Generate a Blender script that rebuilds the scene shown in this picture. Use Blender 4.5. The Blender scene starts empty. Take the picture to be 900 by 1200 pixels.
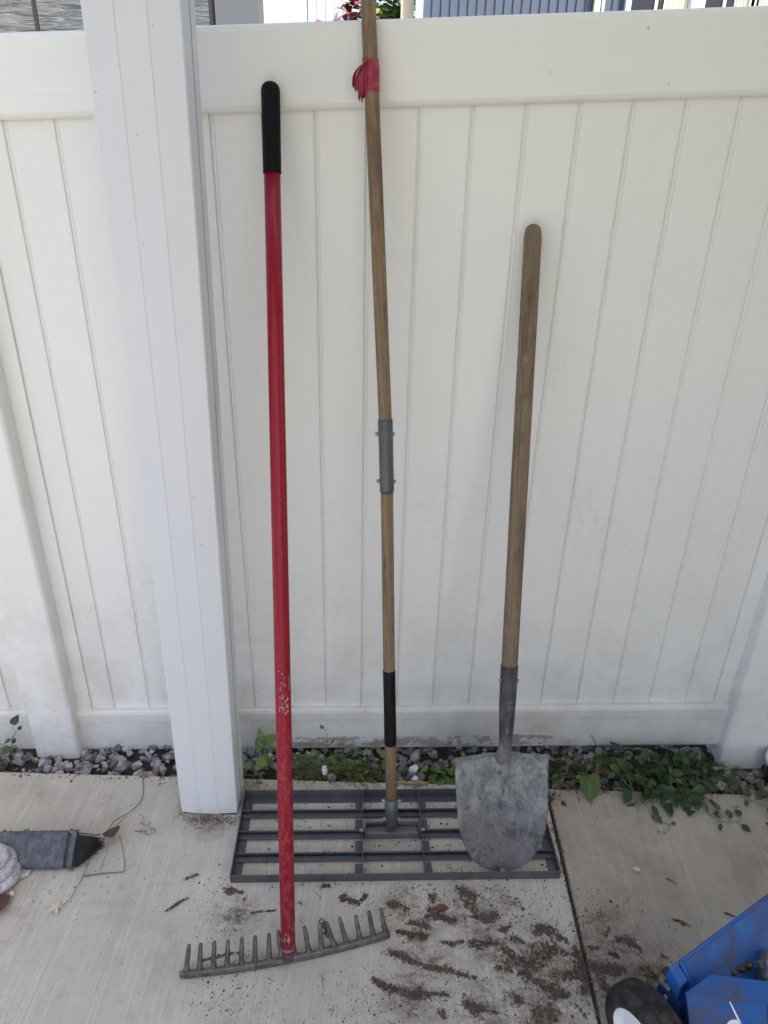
import bpy, bmesh, math, random
from mathutils import Vector, Matrix, noise
rnd = random.Random(7)
R = math.radians
scene = bpy.context.scene
COL = scene.collection

# ------------------------------------------------------------------ camera, light, exposure
PITCH, YAW, ROLL = .4707, .0056, -.0237
cam_d = bpy.data.cameras.new('camera'); cam = bpy.data.objects.new('camera', cam_d); COL.objects.link(cam)
scene.camera = cam
cam_d.sensor_fit = 'VERTICAL'; cam_d.sensor_height = 36; cam_d.lens = 36*850/1200
cam_d.clip_start = .02; cam_d.clip_end = 2000
cy, sy, cp, sp, cr, sr = math.cos(YAW), math.sin(YAW), math.cos(PITCH), math.sin(PITCH), math.cos(ROLL), math.sin(ROLL)
RM = Matrix(((cy, -sy, 0), (sy, cy, 0), (0, 0, 1))) @ Matrix(((1, 0, 0), (0, cp, sp), (0, -sp, cp))) @ Matrix(((cr, 0, sr), (0, 1, 0), (-sr, 0, cr)))
right, fwd, up = RM.col[0], RM.col[1], RM.col[2]
cam.matrix_world = Matrix(((right.x, up.x, -fwd.x, 0), (right.y, up.y, -fwd.y, -1.5723), (right.z, up.z, -fwd.z, 1.53), (0, 0, 0, 1)))

SUN_EL, SUN_AZ = 58, 140          # azimuth clockwise from +Y (north): the sun stands behind the camera, a little to the right
world = bpy.data.worlds.new('World'); scene.world = world; world.use_nodes = True
wn = world.node_tree.nodes; wl = world.node_tree.links
bg = wn['Background']; skyt = wn.new('ShaderNodeTexSky'); skyt.sky_type = 'NISHITA'; skyt.sun_disc = False
skyt.sun_elevation = R(SUN_EL); skyt.sun_rotation = R(SUN_AZ); skyt.air_density = 1.0; skyt.dust_density = 4.0; skyt.ozone_density = .6
wl.new(skyt.outputs[0], bg.inputs[0]); bg.inputs[1].default_value = .15
sun_d = bpy.data.lights.new('sun', 'SUN'); sun_d.energy = 3.0; sun_d.angle = R(.53); sun_d.color = (1, .95, .87)
sun = bpy.data.objects.new('sun', sun_d); COL.objects.link(sun)
sdir = Vector((math.sin(R(SUN_AZ))*math.cos(R(SUN_EL)), math.cos(R(SUN_AZ))*math.cos(R(SUN_EL)), math.sin(R(SUN_EL))))
sun.rotation_euler = sdir.to_track_quat('Z', 'Y').to_euler()
vs = scene.view_settings
vs.view_transform = 'Standard'; vs.look = 'None'; vs.gamma = 1; vs.use_curve_mapping = False; vs.exposure = 1.33
scene.cycles.use_denoising = True
scene.cycles.max_bounces = 10; scene.cycles.diffuse_bounces = 7

# ------------------------------------------------------------------ material helpers
class NT:
    def __init__(s, name, rough=.6, metal=0., spec=.5):
        s.m = bpy.data.materials.new(name); s.m.use_nodes = True
        s.t = s.m.node_tree; s.b = s.t.nodes['Principled BSDF']
        s.b.inputs['Roughness'].default_value = rough; s.b.inputs['Metallic'].default_value = metal
        s.b.inputs['Specular IOR Level'].default_value = spec
        s.tc = s.t.nodes.new('ShaderNodeTexCoord')
    def put(s, sock, v):
        if isinstance(v, bpy.types.NodeSocket): s.t.links.new(v, sock)
        elif isinstance(v, (tuple, list)) and len(v) == 3 and sock.type == 'RGBA': sock.default_value = (*v, 1)
        else: sock.default_value = v
    def map(s, scale=(1, 1, 1), src='Object', rot=(0, 0, 0), loc=(0, 0, 0)):
        n = s.t.nodes.new('ShaderNodeMapping'); s.t.links.new(s.tc.outputs[src], n.inputs[0])
        n.inputs['Scale'].default_value = scale; n.inputs['Rotation'].default_value = rot; n.inputs['Location'].default_value = loc
        return n.outputs[0]
    def noise(s, scale=5., detail=4., rough=.55, vec=None, dist=0.):
        n = s.t.nodes.new('ShaderNodeTexNoise'); s.put(n.inputs['Vector'], vec or s.tc.outputs['Object'])
        n.inputs['Scale'].default_value = scale; n.inputs['Detail'].default_value = detail; n.inputs['Roughness'].default_value = rough
        n.inputs['Distortion'].default_value = dist
        return n.outputs['Fac']
    def voro(s, scale=5., vec=None, out='Distance'):
        n = s.t.nodes.new('ShaderNodeTexVoronoi'); s.put(n.inputs['Vector'], vec or s.tc.outputs['Object']); n.inputs['Scale'].default_value = scale
        return n.outputs[out]
    def ramp(s, f, *stops):
        n = s.t.nodes.new('ShaderNodeValToRGB'); s.put(n.inputs[0], f); e = n.color_ramp.elements
        while len(e) < len(stops): e.new(.5)
        for i, (p, c) in enumerate(stops):
            e[i].position = p; e[i].color = (*c, 1) if isinstance(c, (tuple, list)) else (c, c, c, 1)
        return n.outputs[0]
    def mix(s, f, a, b, mode='MIX'):
        n = s.t.nodes.new('ShaderNodeMix'); n.data_type = 'RGBA'; n.blend_type = mode
        s.put(n.inputs[0], f); s.put(n.inputs[6], a); s.put(n.inputs[7], b); return n.outputs[2]
    def math(s, op, a, b=0., clamp=False):
        n = s.t.nodes.new('ShaderNodeMath'); n.operation = op; n.use_clamp = clamp
        s.put(n.inputs[0], a); s.put(n.inputs[1], b); return n.outputs[0]
    def rng(s, v, a, b, c=0., d=1.):
        n = s.t.nodes.new('ShaderNodeMapRange'); s.put(n.inputs[0], v)
        for i, q in enumerate((a, b, c, d)): n.inputs[i+1].default_value = q
        return n.outputs[0]
    def xyz(s, src='Object'):
        n = s.t.nodes.new('ShaderNodeSeparateXYZ'); s.t.links.new(s.tc.outputs[src], n.inputs[0]); return n.outputs
    def island(s):
        return s.t.nodes.new('ShaderNodeNewGeometry').outputs['Random Per Island']
    def color(s, c): s.put(s.b.inputs['Base Color'], c)
    def rough(s, c): s.put(s.b.inputs['Roughness'], c)
    def bump(s, h, strength=.3, dist=.002):
        n = s.t.nodes.new('ShaderNodeBump'); s.put(n.inputs['Height'], h); n.inputs['Strength'].default_value = strength; n.inputs['Distance'].default_value = dist
        s.t.links.new(n.outputs[0], s.b.inputs['Normal'])

def plain(name, c, rough=.6, metal=0., var=.12, scale=30., spec=.5, bump=.1):
    m = NT(name, rough, metal, spec)
    n = m.noise(scale, 5)
    m.color(m.mix(n, tuple(x*(1-var) for x in c), tuple(min(1, x*(1+var)) for x in c)))
    if bump: m.bump(m.noise(scale*6, 4), bump, .001)
    return m.m

def vinyl(name, base=(.775, .770, .742), scuff_rail=False, grime=True):
    m = NT(name, .38, spec=.4)
    x, y, z = m.xyz()
    big = m.noise(2.2, 4, .6)
    c = m.mix(big, tuple(v*.965 for v in base), base)
    if grime:    # rain-splashed dirt low on the boards
        g = m.math('MULTIPLY', m.rng(z, .62, .05, 0, 1), m.ramp(m.noise(7, 8, .68), (.42, 0.), (.72, 1.)))
        c = m.mix(m.math('MULTIPLY', g, .62), c, (.44, .40, .34))
        sd = m.math('MULTIPLY', m.ramp(m.noise(150, 3, .6), (.62, 0.), (.68, 1.)), m.math('MULTIPLY', m.rng(z, .40, .0, 0, .8), m.ramp(m.noise(8, 4), (.4, .1), (.6, 1.))))
        c = m.mix(sd, c, (.24, .20, .155))
        st = m.math('MULTIPLY', m.ramp(m.noise(1, 6, .65, m.map((55, 55, 1.6))), (.57, 0.), (.8, 1.)), .10)
        c = m.mix(st, c, (.50, .46, .40))
    sm = m.math('MULTIPLY', m.ramp(m.noise(3.2, 4, .6, m.map(loc=(1.3, 0, .4))), (.48, 0.), (.66, 1.)), m.ramp(m.noise(38, 8, .75), (.44, 0.), (.66, 1.)))
    c = m.mix(m.math('MULTIPLY', m.math('MULTIPLY', sm, m.rng(z, 1.5, .35, .15, 1.)), .30), c, (.43, .40, .35))
    sp = m.math('MULTIPLY', m.ramp(m.noise(70, 2), (.745, 0.), (.765, 1.)), m.ramp(m.noise(6, 2), (.5, 0.), (.6, 1.)))
    c = m.mix(m.math('MULTIPLY', sp, .6), c, (.25, .22, .18))
    if scuff_rail:
        gz = m.math('SUBTRACT', z, m.math('MULTIPLY', x, .0487))      # height above the sloping lower edge
        band = m.math('MULTIPLY', m.rng(gz, .036, .018), m.rng(gz, -.030, -.012))
        xm = m.math('MULTIPLY', m.rng(x, -.40, -.25), m.rng(x, .66, .45))
        sc = m.noise(1, 9, .74, m.map((22, 22, 46)), .12)
        sc = m.ramp(m.math('ADD', sc, m.math('MULTIPLY', m.math('SUBTRACT', m.math('MULTIPLY', band, xm), 1.), .30)), (.475, 0.), (.50, 1.))
        c = m.mix(m.math('MULTIPLY', sc, .85), c, (.24, .215, .185))
        low = m.math('MULTIPLY', m.rng(gz, .06, -.03), m.ramp(m.noise(24, 8, .7), (.45, 0.), (.75, 1.)))
        c = m.mix(m.math('MULTIPLY', low, .55), c, (.36, .32, .26))
        c = m.mix(m.math('MULTIPLY', m.ramp(m.noise(11, 7, .7), (.3, .35), (.7, 1.)), .30), c, (.44, .41, .35))
    m.color(c)
    m.rough(m.rng(m.noise(9, 4), .3, .7, .3, .48))
    m.bump(m.noise(1, 3, .5, m.map((5, 5, .9))), .35, .012)
    return m.m

def wood(name, a, b, dark, zlow=None):
    m = NT(name, .62, spec=.3)
    uv = m.map((1, 1, 1), 'UV')
    gr = m.noise(1, 6, .7, m.map((190, 3.2, 1), 'UV'), .8)
    fine = m.noise(1, 3, .6, m.map((900, 25, 1), 'UV'))
    c = m.mix(m.ramp(gr, (.33, 0.), (.67, 1.)), a, b)
    c = m.mix(m.math('MULTIPLY', m.ramp(fine, (.5, 0.), (.68, 1.)), .6), c, dark)
    bl = m.ramp(m.noise(1, 5, .65, m.map((28, 5, 1), 'UV')), (.5, 0.), (.72, 1.))
    c = m.mix(m.math('MULTIPLY', bl, .7), c, dark)
    knot = m.ramp(m.noise(1, 4, .6, m.map((34, 9, 1), 'UV', loc=(9, 2, 0)), .4), (.66, 0.), (.72, 1.))
    c = m.mix(m.math('MULTIPLY', knot, .65), c, tuple(v*.5 for v in dark))
    pale = m.ramp(m.noise(1, 5, .65, m.map((60, 14, 1), 'UV', loc=(3, 5, 0))), (.6, 0.), (.72, 1.))
    c = m.mix(m.math('MULTIPLY', pale, .35), c, (.42, .38, .32))
    m.color(c); m.bump(m.math('ADD', gr, fine), .35, .001)
    return m.m

DUST = [(.05, -.52, .06), (.09, -.57, .08), (.22, -.53, .11), (.26, -.61, .11), (.34, -.63, .12), (.36, -.69, .12), (.42, -.66, .11), (.10, -.65, .10), (.08, -.71, .10), (.22, -.73, .09), (.34, -.74, .12), (.52, -.62, .13), (.56, -.66, .09), (.47, -.66, .12), (-.31, -.55, .07), (-.42, -.305, .07)]
def concrete(name, a, b, streak=.5, dirt=(.20, .165, .13), amt=.35):
    m = NT(name, .82, spec=.25)
    x, y, z = m.xyz()
    c = m.mix(m.ramp(m.noise(1.7, 6, .62), (.32, 0.), (.68, 1.)), a, b)
    c = m.mix(m.math('MULTIPLY', m.ramp(m.noise(5.5, 7, .66, m.map(loc=(4, 1, 0))), (.48, 0.), (.74, 1.)), amt), c, dirt)
    br = m.noise(1, 4, .62, m.map((260, 4.5, 1), rot=(0, 0, R(2))), .25)
    br2 = m.noise(1, 3, .6, m.map((115, 2.6, 1), rot=(0, 0, R(-1))), .2)
    st = m.math('ADD', m.math('MULTIPLY', br, .6), m.math('MULTIPLY', br2, .4))
    c = m.mix(m.math('MULTIPLY', m.ramp(st, (.40, 1.), (.60, 0.)), streak), c, tuple(v*.62 for v in a))
    c = m.mix(m.math('MULTIPLY', m.ramp(st, (.52, 0.), (.66, 1.)), streak*.7), c, tuple(min(1, v*1.28) for v in b))
    c = m.mix(m.math('MULTIPLY', m.ramp(m.noise(260, 3), (.60, 0.), (.72, 1.)), .5), c, (.12, .10, .085))
    c = m.mix(m.math('MULTIPLY', m.ramp(m.noise(28, 8, .75, m.map(loc=(9, 3, 0)), .4), (.54, 0.), (.70, 1.)), .28), c, (.17, .14, .11))
    c = m.mix(m.math('MULTIPLY', m.ramp(m.noise(13, 8, .72, m.map((1, .45, 1), loc=(1, 8, 0)), .5), (.55, 0.), (.72, 1.)), .30), c, (.62, .58, .52))
    c = m.mix(m.math('MULTIPLY', m.ramp(m.noise(120, 3, .6, m.map(loc=(7, 2, 0))), (.66, 0.), (.74, 1.)), .45), c, (.55, .52, .47))
    c = m.mix(m.math('MULTIPLY', m.ramp(m.noise(1, 7, .7, m.map((9, 26, 1), rot=(0, 0, R(12)), loc=(3, 1, 0)), .6), (.58, 0.), (.74, 1.)), .35), c, (.20, .175, .145))
    acc = None
    for bx, by, br_ in DUST:
        n = m.t.nodes.new('ShaderNodeVectorMath'); n.operation = 'DISTANCE'; m.t.links.new(m.tc.outputs['Object'], n.inputs[0]); n.inputs[1].default_value = (bx, by, 0)
        q = m.rng(n.outputs['Value'], br_, br_*.25, 0, 1); acc = q if acc is None else m.math('MAXIMUM', acc, q)
    dn = m.math('ADD', m.math('MULTIPLY', m.noise(22, 8, .72, m.map((1, 1.7, 1), loc=(2, 2, 0)), .5), .75), m.math('MULTIPLY', m.noise(140, 5, .7), .35))
    c = m.mix(m.math('MULTIPLY', acc, m.ramp(dn, (.44, 0.), (.64, .85))), c, (.105, .078, .060))
    m.color(c)
    m.bump(m.math('ADD', m.math('MULTIPLY', st, 1.4), m.math('MULTIPLY', m.noise(420, 3), .35)), .55, .0022)
    return m.m

def island_mat(name, stops, rough=.8, scale=60., amt=.35, spec=.3, bump=.3, dark=None):
    m = NT(name, rough, spec=spec)
    c = m.ramp(m.island(), *stops)
    d = dark or tuple(v*.45 for v in stops[0][1])
    c = m.mix(m.math('MULTIPLY', m.ramp(m.noise(scale, 5, .65), (.4, 0.), (.7, 1.)), amt), c, d)
    m.color(c)
    if bump: m.bump(m.noise(scale*3, 4), bump, .002)
    return m.m

# ------------------------------------------------------------------ geometry helpers
class MB:
    def __init__(s): s.v = []; s.f = []; s.uv = {}; s.sm = set()
    def add(s, verts, faces, uvs=None, smooth=False):
        o = len(s.v); s.v += [tuple(v) for v in verts]
        for i, f in enumerate(faces):
            k = len(s.f); s.f.append(tuple(j+o for j in f))
            if uvs: s.uv[k] = uvs[i]
            if smooth: s.sm.add(k)
        return s
    def box(s, x0, x1, y0, y1, z0, z1, M=None):
        v = [Vector((x, y, z)) for z in (z0, z1) for y in (y0, y1) for x in (x0, x1)]
        if M: v = [M @ q for q in v]
        return s.add(v, [(0, 2, 3, 1), (4, 5, 7, 6), (0, 1, 5, 4), (2, 6, 7, 3), (0, 4, 6, 2), (1, 3, 7, 5)])
    def prism(s, poly, a, b, M=None, smooth=False):
        # poly: list of (u,v); a,b: functions mapping (u,v) to a 3-D point at either end
        n = len(poly); v = [Vector(a(*p)) for p in poly]+[Vector(b(*p)) for p in poly]
        if M: v = [M @ q for q in v]
        s.add(v, [tuple(range(n))[::-1], tuple(range(n, 2*n))])
        return s.add(v, [(i, (i+1) % n, (i+1) % n+n, i+n) for i in range(n)], smooth=smooth)
    def tube(s, P, rad, n=20, cap=True, round0=False, round1=False, sq=None, v0=0.):
        P = [Vector(p) for p in P]; rad = list(rad) if hasattr(rad, '__len__') else [rad]*len(P)
        if round1:
            d = (P[-1]-P[-2]).normalized(); r = rad[-1]; e = P[-1]
            P = P[:-1]+[e-d*r*.8*(1-math.sin(a)) for a in (0, .4, .8, 1.15, 1.4)]; rad = rad[:-1]+[r*math.cos(a) for a in (0, .4, .8, 1.15, 1.4)]
        if round0:
            d = (P[1]-P[0]).normalized(); r = rad[0]; e = P[0]
            P = [e+d*r*.8*(1-math.sin(a)) for a in (1.4, 1.15, .8, .4, 0)]+P[1:]; rad = [r*math.cos(a) for a in (1.4, 1.15, .8, .4, 0)]+rad[1:]
        T = []
        for i in range(len(P)):
            T.append((P[min(i+1, len(P)-1)]-P[max(i-1, 0)]).normalized())
        u = T[0].cross(Vector((0, 1, 0)));
        if u.length < .1: u = T[0].cross(Vector((1, 0, 0)))
        u.normalize(); verts = []; L = [v0]
        for i in range(1, len(P)): L.append(L[-1]+(P[i]-P[i-1]).length)
        for i in range(len(P)):
            u = (u-T[i]*u.dot(T[i])).normalized(); w = T[i].cross(u)
            for k in range(n):
                a = 2*math.pi*k/n
                verts.append(P[i]+(u*math.cos(a)+w*math.sin(a))*rad[i])
        F = []; U = []; rm = max(rad)
        for i in range(len(P)-1):
            for k in range(n):
                k2 = (k+1) % n
                F.append((i*n+k, i*n+k2, (i+1)*n+k2, (i+1)*n+k))
                a0 = k/n*6.283*rm; a1 = (k+1)/n*6.283*rm
                U.append(((a0, L[i]), (a1, L[i]), (a1, L[i+1]), (a0, L[i+1])))
        s.add(verts, F, U, True)
        if cap:
            m = len(P)-1
            s.add([verts[k] for k in range(n)], [tuple(range(n))[::-1]], [tuple((0., L[0]) for _ in range(n))])
            s.add([verts[m*n+k] for k in range(n)], [tuple(range(n))], [tuple((0., L[-1]) for _ in range(n))])
        return s
    def cyl(s, a, b, r, n=16): return s.tube([a, b], [r, r], n)
    def lathe(s, prof, c, axis, n=40, smooth=True):
        axis = Vector(axis).normalized(); u = axis.cross(Vector((0, 0, 1)))
        if u.length < .1: u = Vector((1, 0, 0))
        u.normalize(); w = axis.cross(u); c = Vector(c); v = []
        for h, r in prof:
            for k in range(n):
                a = 2*math.pi*k/n; v.append(c+axis*h+(u*math.cos(a)+w*math.sin(a))*r)
        F = [(i*n+k, i*n+(k+1) % n, (i+1)*n+(k+1) % n, (i+1)*n+k) for i in range(len(prof)-1) for k in range(n)]
        return s.add(v, F, None, smooth)
    def rock(s, c, r, sq=(1, 1, 1), jit=.28, rot=True, src=None):
        v, f = src or ICO; M = Matrix.Rotation(rnd.uniform(0, 6.28), 3, Vector((rnd.gauss(0, 1), rnd.gauss(0, 1), rnd.gauss(0, 1)+.01)).normalized()) if rot else Matrix.Identity(3)
        q = []
        for p in v:
            p = p*(1+rnd.uniform(-jit, jit)); p = Vector((p.x*sq[0], p.y*sq[1], p.z*sq[2])); q.append(Vector(c)+(M @ p)*r)
        return s.add(q, f)
    def crumb(s, c, r, flat=.6):
        a = rnd.uniform(0, 6.28); k = rnd.choice((5, 6, 7)); ca, sa = math.cos(a), math.sin(a); el = rnd.uniform(.6, 1.)
        base = []; top = []
        for i in range(k):
            t = 6.283*i/k; rr = r*rnd.uniform(.7, 1.2); x, y = rr*math.cos(t), rr*math.sin(t)*el
            x, y = x*ca-y*sa, x*sa+y*ca
            base.append((c[0]+x, c[1]+y, c[2]-.0005)); top.append((c[0]+x*.62+rnd.uniform(-.1, .1)*r, c[1]+y*.62, c[2]+r*flat*rnd.uniform(.6, 1.1)))
        return s.add(base+top, [tuple(range(k, 2*k))]+[(i, (i+1) % k, (i+1) % k+k, i+k) for i in range(k)])

def ico(sub):
    bm = bmesh.new(); bmesh.ops.create_icosphere(bm, subdivisions=sub, radius=1)
    v = [q.co.copy() for q in bm.verts]; f = [tuple(q.index for q in p.verts) for p in bm.faces]; bm.free(); return v, f
ICO = ico(1)
def hull_stone(seed):
    q = random.Random(seed); bm = bmesh.new()
    for _ in range(11):
        v = Vector((q.gauss(0, 1), q.gauss(0, 1), q.gauss(0, 1))).normalized()*q.uniform(.85, 1.1); bm.verts.new(v)
    r = bmesh.ops.convex_hull(bm, input=bm.verts); bmesh.ops.delete(bm, geom=list(set(r['geom_interior'])), context='VERTS')
    bmesh.ops.bevel(bm, geom=bm.edges[:], offset=.07, segments=1, affect='EDGES')
    bmesh.ops.recalc_face_normals(bm, faces=bm.faces); bm.verts.index_update()
    v = [w.co.copy() for w in bm.verts]; f = [tuple(w.index for w in p.verts) for p in bm.faces]; bm.free(); return v, f
STONES = [hull_stone(k) for k in range(16)]
ICO2 = ico(2)

def obj(name, mb, m, parent=None, bevel=0., smooth_angle=None, flat=False, recalc=True, seg=2):
    me = bpy.data.meshes.new(name)
    off = Vector((0, 0, 0)); p = parent
    while p is not None: off += p.location; p = p.parent
    me.from_pydata([Vector(v)-off for v in mb.v], [], mb.f)
    if mb.uv:
        l = me.uv_layers.new(name='UVMap')
        for k, u in mb.uv.items():
            for j, li in enumerate(me.polygons[k].loop_indices): l.data[li].uv = u[j]
    for k in mb.sm: me.polygons[k].use_smooth = True
    if recalc or bevel:
        bm = bmesh.new(); bm.from_mesh(me)
        bmesh.ops.remove_doubles(bm, verts=bm.verts, dist=1e-6)
        bmesh.ops.recalc_face_normals(bm, faces=bm.faces); bm.to_mesh(me); bm.free()
    me.materials.append(m)
    o = bpy.data.objects.new(name, me); COL.objects.link(o); o.parent = parent
    if bevel:
        b = o.modifiers.new('bevel', 'BEVEL'); b.width = bevel; b.segments = seg; b.limit_method = 'ANGLE'; b.angle_limit = R(35)
        for pl in me.polygons: pl.use_smooth = True
        b.harden_normals = True
    return o

def thing(name, label, cat, loc=(0, 0, 0), group=None):
    o = bpy.data.objects.new(name, None); COL.objects.link(o); o.location = loc; o.empty_display_size = .05
    o['label'] = label; o['category'] = cat
    if group: o['group'] = group
    return o
def tag(o, label, cat, group=None):
    o['label'] = label; o['category'] = cat
    if group: o['group'] = group
    return o
def kind(o, k): o['kind'] = k; return o
def lerp(a, b, t): return Vector(a)+(Vector(b)-Vector(a))*t

# ------------------------------------------------------------------ the ground
SLOPE = .0487
def bedz(x): return -.048+.016*max(-1.4, min(1.4, x))
m_conc = concrete('broomed_concrete', (.445, .405, .345), (.590, .545, .470), .24, amt=.40)
m_conc2 = concrete('stained_concrete', (.290, .252, .208), (.435, .388, .328), .18, (.19, .155, .125), .5)
SEAM = .443
kind(obj('patio_slab', MB().box(-9, SEAM-.0035, -9, -.165, -.11, 0), m_conc, bevel=.004), 'structure')
kind(obj('patio_slab', MB().box(SEAM+.0035, 9, -9, -.172, -.11, .001), m_conc2, bevel=.004), 'structure')
m_soil = plain('dark_soil', (.045, .036, .028), .95, 0, .35, 40, .2, .6)
b = MB(); NX, NY = 120, 10
for i in range(NX+1):
    for j in range(NY+1):
        x = -3+6*i/NX; y = -.165+.5*j/NY
        b.v.append((x, y, bedz(x)+.010*noise.noise((x*14, y*14, 0))))
for i in range(NX):
    for j in range(NY): a = i*(NY+1)+j; b.f.append((a, a+NY+1, a+NY+2, a+1))
kind(obj('soil_bed', b, m_soil), 'structure')
b = MB(); b.box(SEAM-.0034, SEAM+.0034, -9, -.166, -.09, -.006)
kind(obj('joint_dirt', b, m_soil), 'structure')
m_lawn = NT('yard_grass', .95, spec=.1)
m_lawn.color(m_lawn.mix(m_lawn.ramp(m_lawn.noise(2.5, 8, .7), (.3, 0.), (.7, 1.)), (.05, .085, .025), (.12, .15, .05)))
kind(obj('ground', MB().add([(-900, -900, -.12), (900, -900, -.12), (900, 900, -.12), (-900, 900, -.12)], [(0, 1, 2, 3)]), m_lawn.m), 'structure')

# ------------------------------------------------------------------ the fence
m_vin = vinyl('white_vinyl'); m_vinrail = vinyl('white_vinyl_rail', scuff_rail=True); m_vintop = vinyl('white_vinyl_top', grime=False)
fence = thing('vinyl_fence', 'white vinyl privacy fence of grooved vertical boards between broad rails and square posts', 'fence', (0, 0, 0))
def panel(xa, xb):
    pr = [(xa, 0., .0)]
    i0 = math.ceil((xa+.012+.759)/.1); i1 = math.floor((xb-.012+.759)/.1)
    off = rnd.uniform(-.0006, .0006); prof = []
    x = xa; prof.append((xa, off))
    for i in range(i0, i1+1):
        g = -.759+.1*i+rnd.uniform(-.0006, .0006)
        n = rnd.uniform(-.0006, .0010)
        prof += [(g-.0038, off), (g-.0030, off+.0012), (g-.0026, .0046), (g-.0006, .0046), (g+.0016, n-.0002), (g+.0032, n-.0016), (g+.0058, n-.0006), (g+.0072, n)]
        off = n
    prof.append((xb, off))
    b = MB()
    for x, y in prof:
        for z in (.08+SLOPE*x, .6, 1.1, 1.64+SLOPE*x): b.v.append((x, y, z))
    for i in range(len(prof)-1):
        for k in range(3): a = i*4+k; b.f.append((a, a+4, a+5, a+1))
    n = len(b.v)
    b.add([(xa, .02, .08+SLOPE*xa), (xb, .02, .08+SLOPE*xb), (xb, .02, 1.64+SLOPE*xb), (xa, .02, 1.64+SLOPE*xa)], [(0, 1, 2, 3)])
    obj('picket_panel', b, m_vin, fence, recalc=False)
def rail(name, xa, xb, z0, z1, m, prof=None):
    h = z1-z0
    if name == 'top_rail':
        prof = [(-.0165, .004), (-.0195, .010), (-.0195, .045), (-.0185, .048), (-.0180, h-.012), (-.016, h-.003), (-.011, h), (.034, h), (.04, h-.006), (.04, .006), (.034, 0), (-.012, 0)]
    else:
        prof = [(-.012, 0), (-.0170, .003), (-.0185, .009), (-.0185, h-.040), (-.0195, h-.037), (-.0195, h-.012), (-.017, h-.004), (-.011, h), (.034, h), (.04, h-.006), (.04, .006), (.034, 0)]
    b = MB().prism(prof, lambda y, z: (xa, y, z0+z+SLOPE*xa), lambda y, z: (xb, y, z0+z+SLOPE*xb), smooth=False)
    obj(name, b, m, fence)
def post(xa, xb):
    y0, y1 = -.052, .076; zt = 1.80
    p = obj('post', MB().box(xa, xb, y0, y1, -.2, zt), m_vin, fence, bevel=.011, seg=4)
    b = MB(); o = .008; mx, my = (xa+xb)/2, (y0+y1)/2
    b.box(xa-o, xb+o, y0-o, y1+o, zt-.03, zt+.001)
    b.add([(xa-o, y0-o, zt+.001), (xb+o, y0-o, zt+.001), (xb+o, y1+o, zt+.001), (xa-o, y1+o, zt+.001), (mx, my, zt+.035)], [(0, 1, 4), (1, 2, 4), (2, 3, 4), (3, 0, 4)])
    obj('post_cap', b, m_vintop, p, recalc=False)
for xa, xb in ((-2.78, -.990), (-.862, .955), (1.083, 2.9)):
    panel(xa, xb)
    rail('top_rail', xa-.001, xb+.001, 1.590, 1.7292, m_vintop)
    rail('bottom_rail', xa-.001, xb+.001, -.0248, .1222, m_vinrail)
    for a_, c_ in ((xa-.001, xa+.038), (xb-.038, xb+.001)): obj('edge_channel', MB().box(a_, c_, -.007, -.0005, .1+SLOPE*xa, 1.6+SLOPE*xa), m_vin, fence, bevel=.002)
    
post(-.990, -.862); post(.955, 1.083); post(-2.908, -2.78); post(2.9, 3.028)

# ------------------------------------------------------------------ the patio cover: column in view, unseen roof and wall set for their shade
m_col = NT('white_column_metal', .42, spec=.4)
cx_, cy_, cz_ = m_col.xyz()
cc = m_col.mix(m_col.noise(3, 4), (.60, .612, .640), (.655, .668, .692))
spk = m_col.ramp(m_col.noise(60, 2), (.74, 0.), (.76, 1.))
cc = m_col.mix(m_col.math('MULTIPLY', spk, .45), cc, (.2, .18, .16))
cc = m_col.mix(m_col.math('MULTIPLY', m_col.rng(cz_, .12, 0, 0, .4), m_col.ramp(m_col.noise(30, 6, .7), (.45, 0.), (.7, 1.))), cc, (.42, .37, .31))
m_col.color(cc); m_col.bump(m_col.noise(1, 3, .5, m_col.map((9, 9, 1.2))), .1, .004)
cover = thing('patio_cover', 'tall white square patio column with faint vertical grooves standing on the concrete slab', 'column', (-.433, -.26, 0))
LEAN = .0175
def lean(x, y, z): return (x+(LEAN+.004*(x+.5035)/.142)*z, y, z)
x0, x1, y0, y1 = -.5035, -.3615, -.2885, -.234
prof = [(x0, y1), (x0, y0+.0065), (x0+.002, y0+.0040), (x0+.0468, y0+.0002), (x0+.0480, y0+.0010), (x0+.0940, y0+.0004), (x0+.0952, y0+.0013), (x1-.002, y0+.0060), (x1, y0+.0085), (x1, y1)]
b = MB().prism(prof, lambda x, y: lean(x, y, .006), lambda x, y: lean(x, y, 2.759))
obj('column', b, m_col.m, cover)
b = MB().prism([(x0+.003, y1+.011), (x1-.001, y1+.011), (x1-.001, -.190), (x0+.003, -.190)], lambda x, y: lean(x, y, .006), lambda x, y: lean(x, y, 2.759))
obj('column_back_half', b, m_col.m, cover, bevel=.002)
m_dark = plain('dark_gap', (.03, .03, .035), .8)
b = MB().prism([(x0+.01, y1+.0005), (x1-.0018, y1+.0005), (x1-.0018, y1+.0105), (x0+.01, y1+.0105)], lambda x, y: lean(x, y, .006), lambda x, y: lean(x, y, 2.759))
obj('column_seam', b, m_dark, cover)
b = MB().box(x0+.006, x1-.004, y0+.005, -.186, 0, .006); obj('column_foot', b, m_dark, cover)
m_roof = plain('white_roof_panel', (.72, .72, .72), .5)
b = MB().box(-.85, 6.5, -3.5, -.17, 2.9, 3.0); b.box(-.85, 6.5, -.29, -.18, 2.76, 2.899)
obj('roof', b, m_roof, cover)  # out of view; edges and height chosen for the shade it casts
obj('unseen_blocker_wall', MB().box(1.8, 6.5, -3.6, -3.505, -.0, 3.0), plain('tan_blocker_wall', (.60, .56, .49), .7), cover)  # unseen wall, added to cut the light from behind on the right

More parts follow.
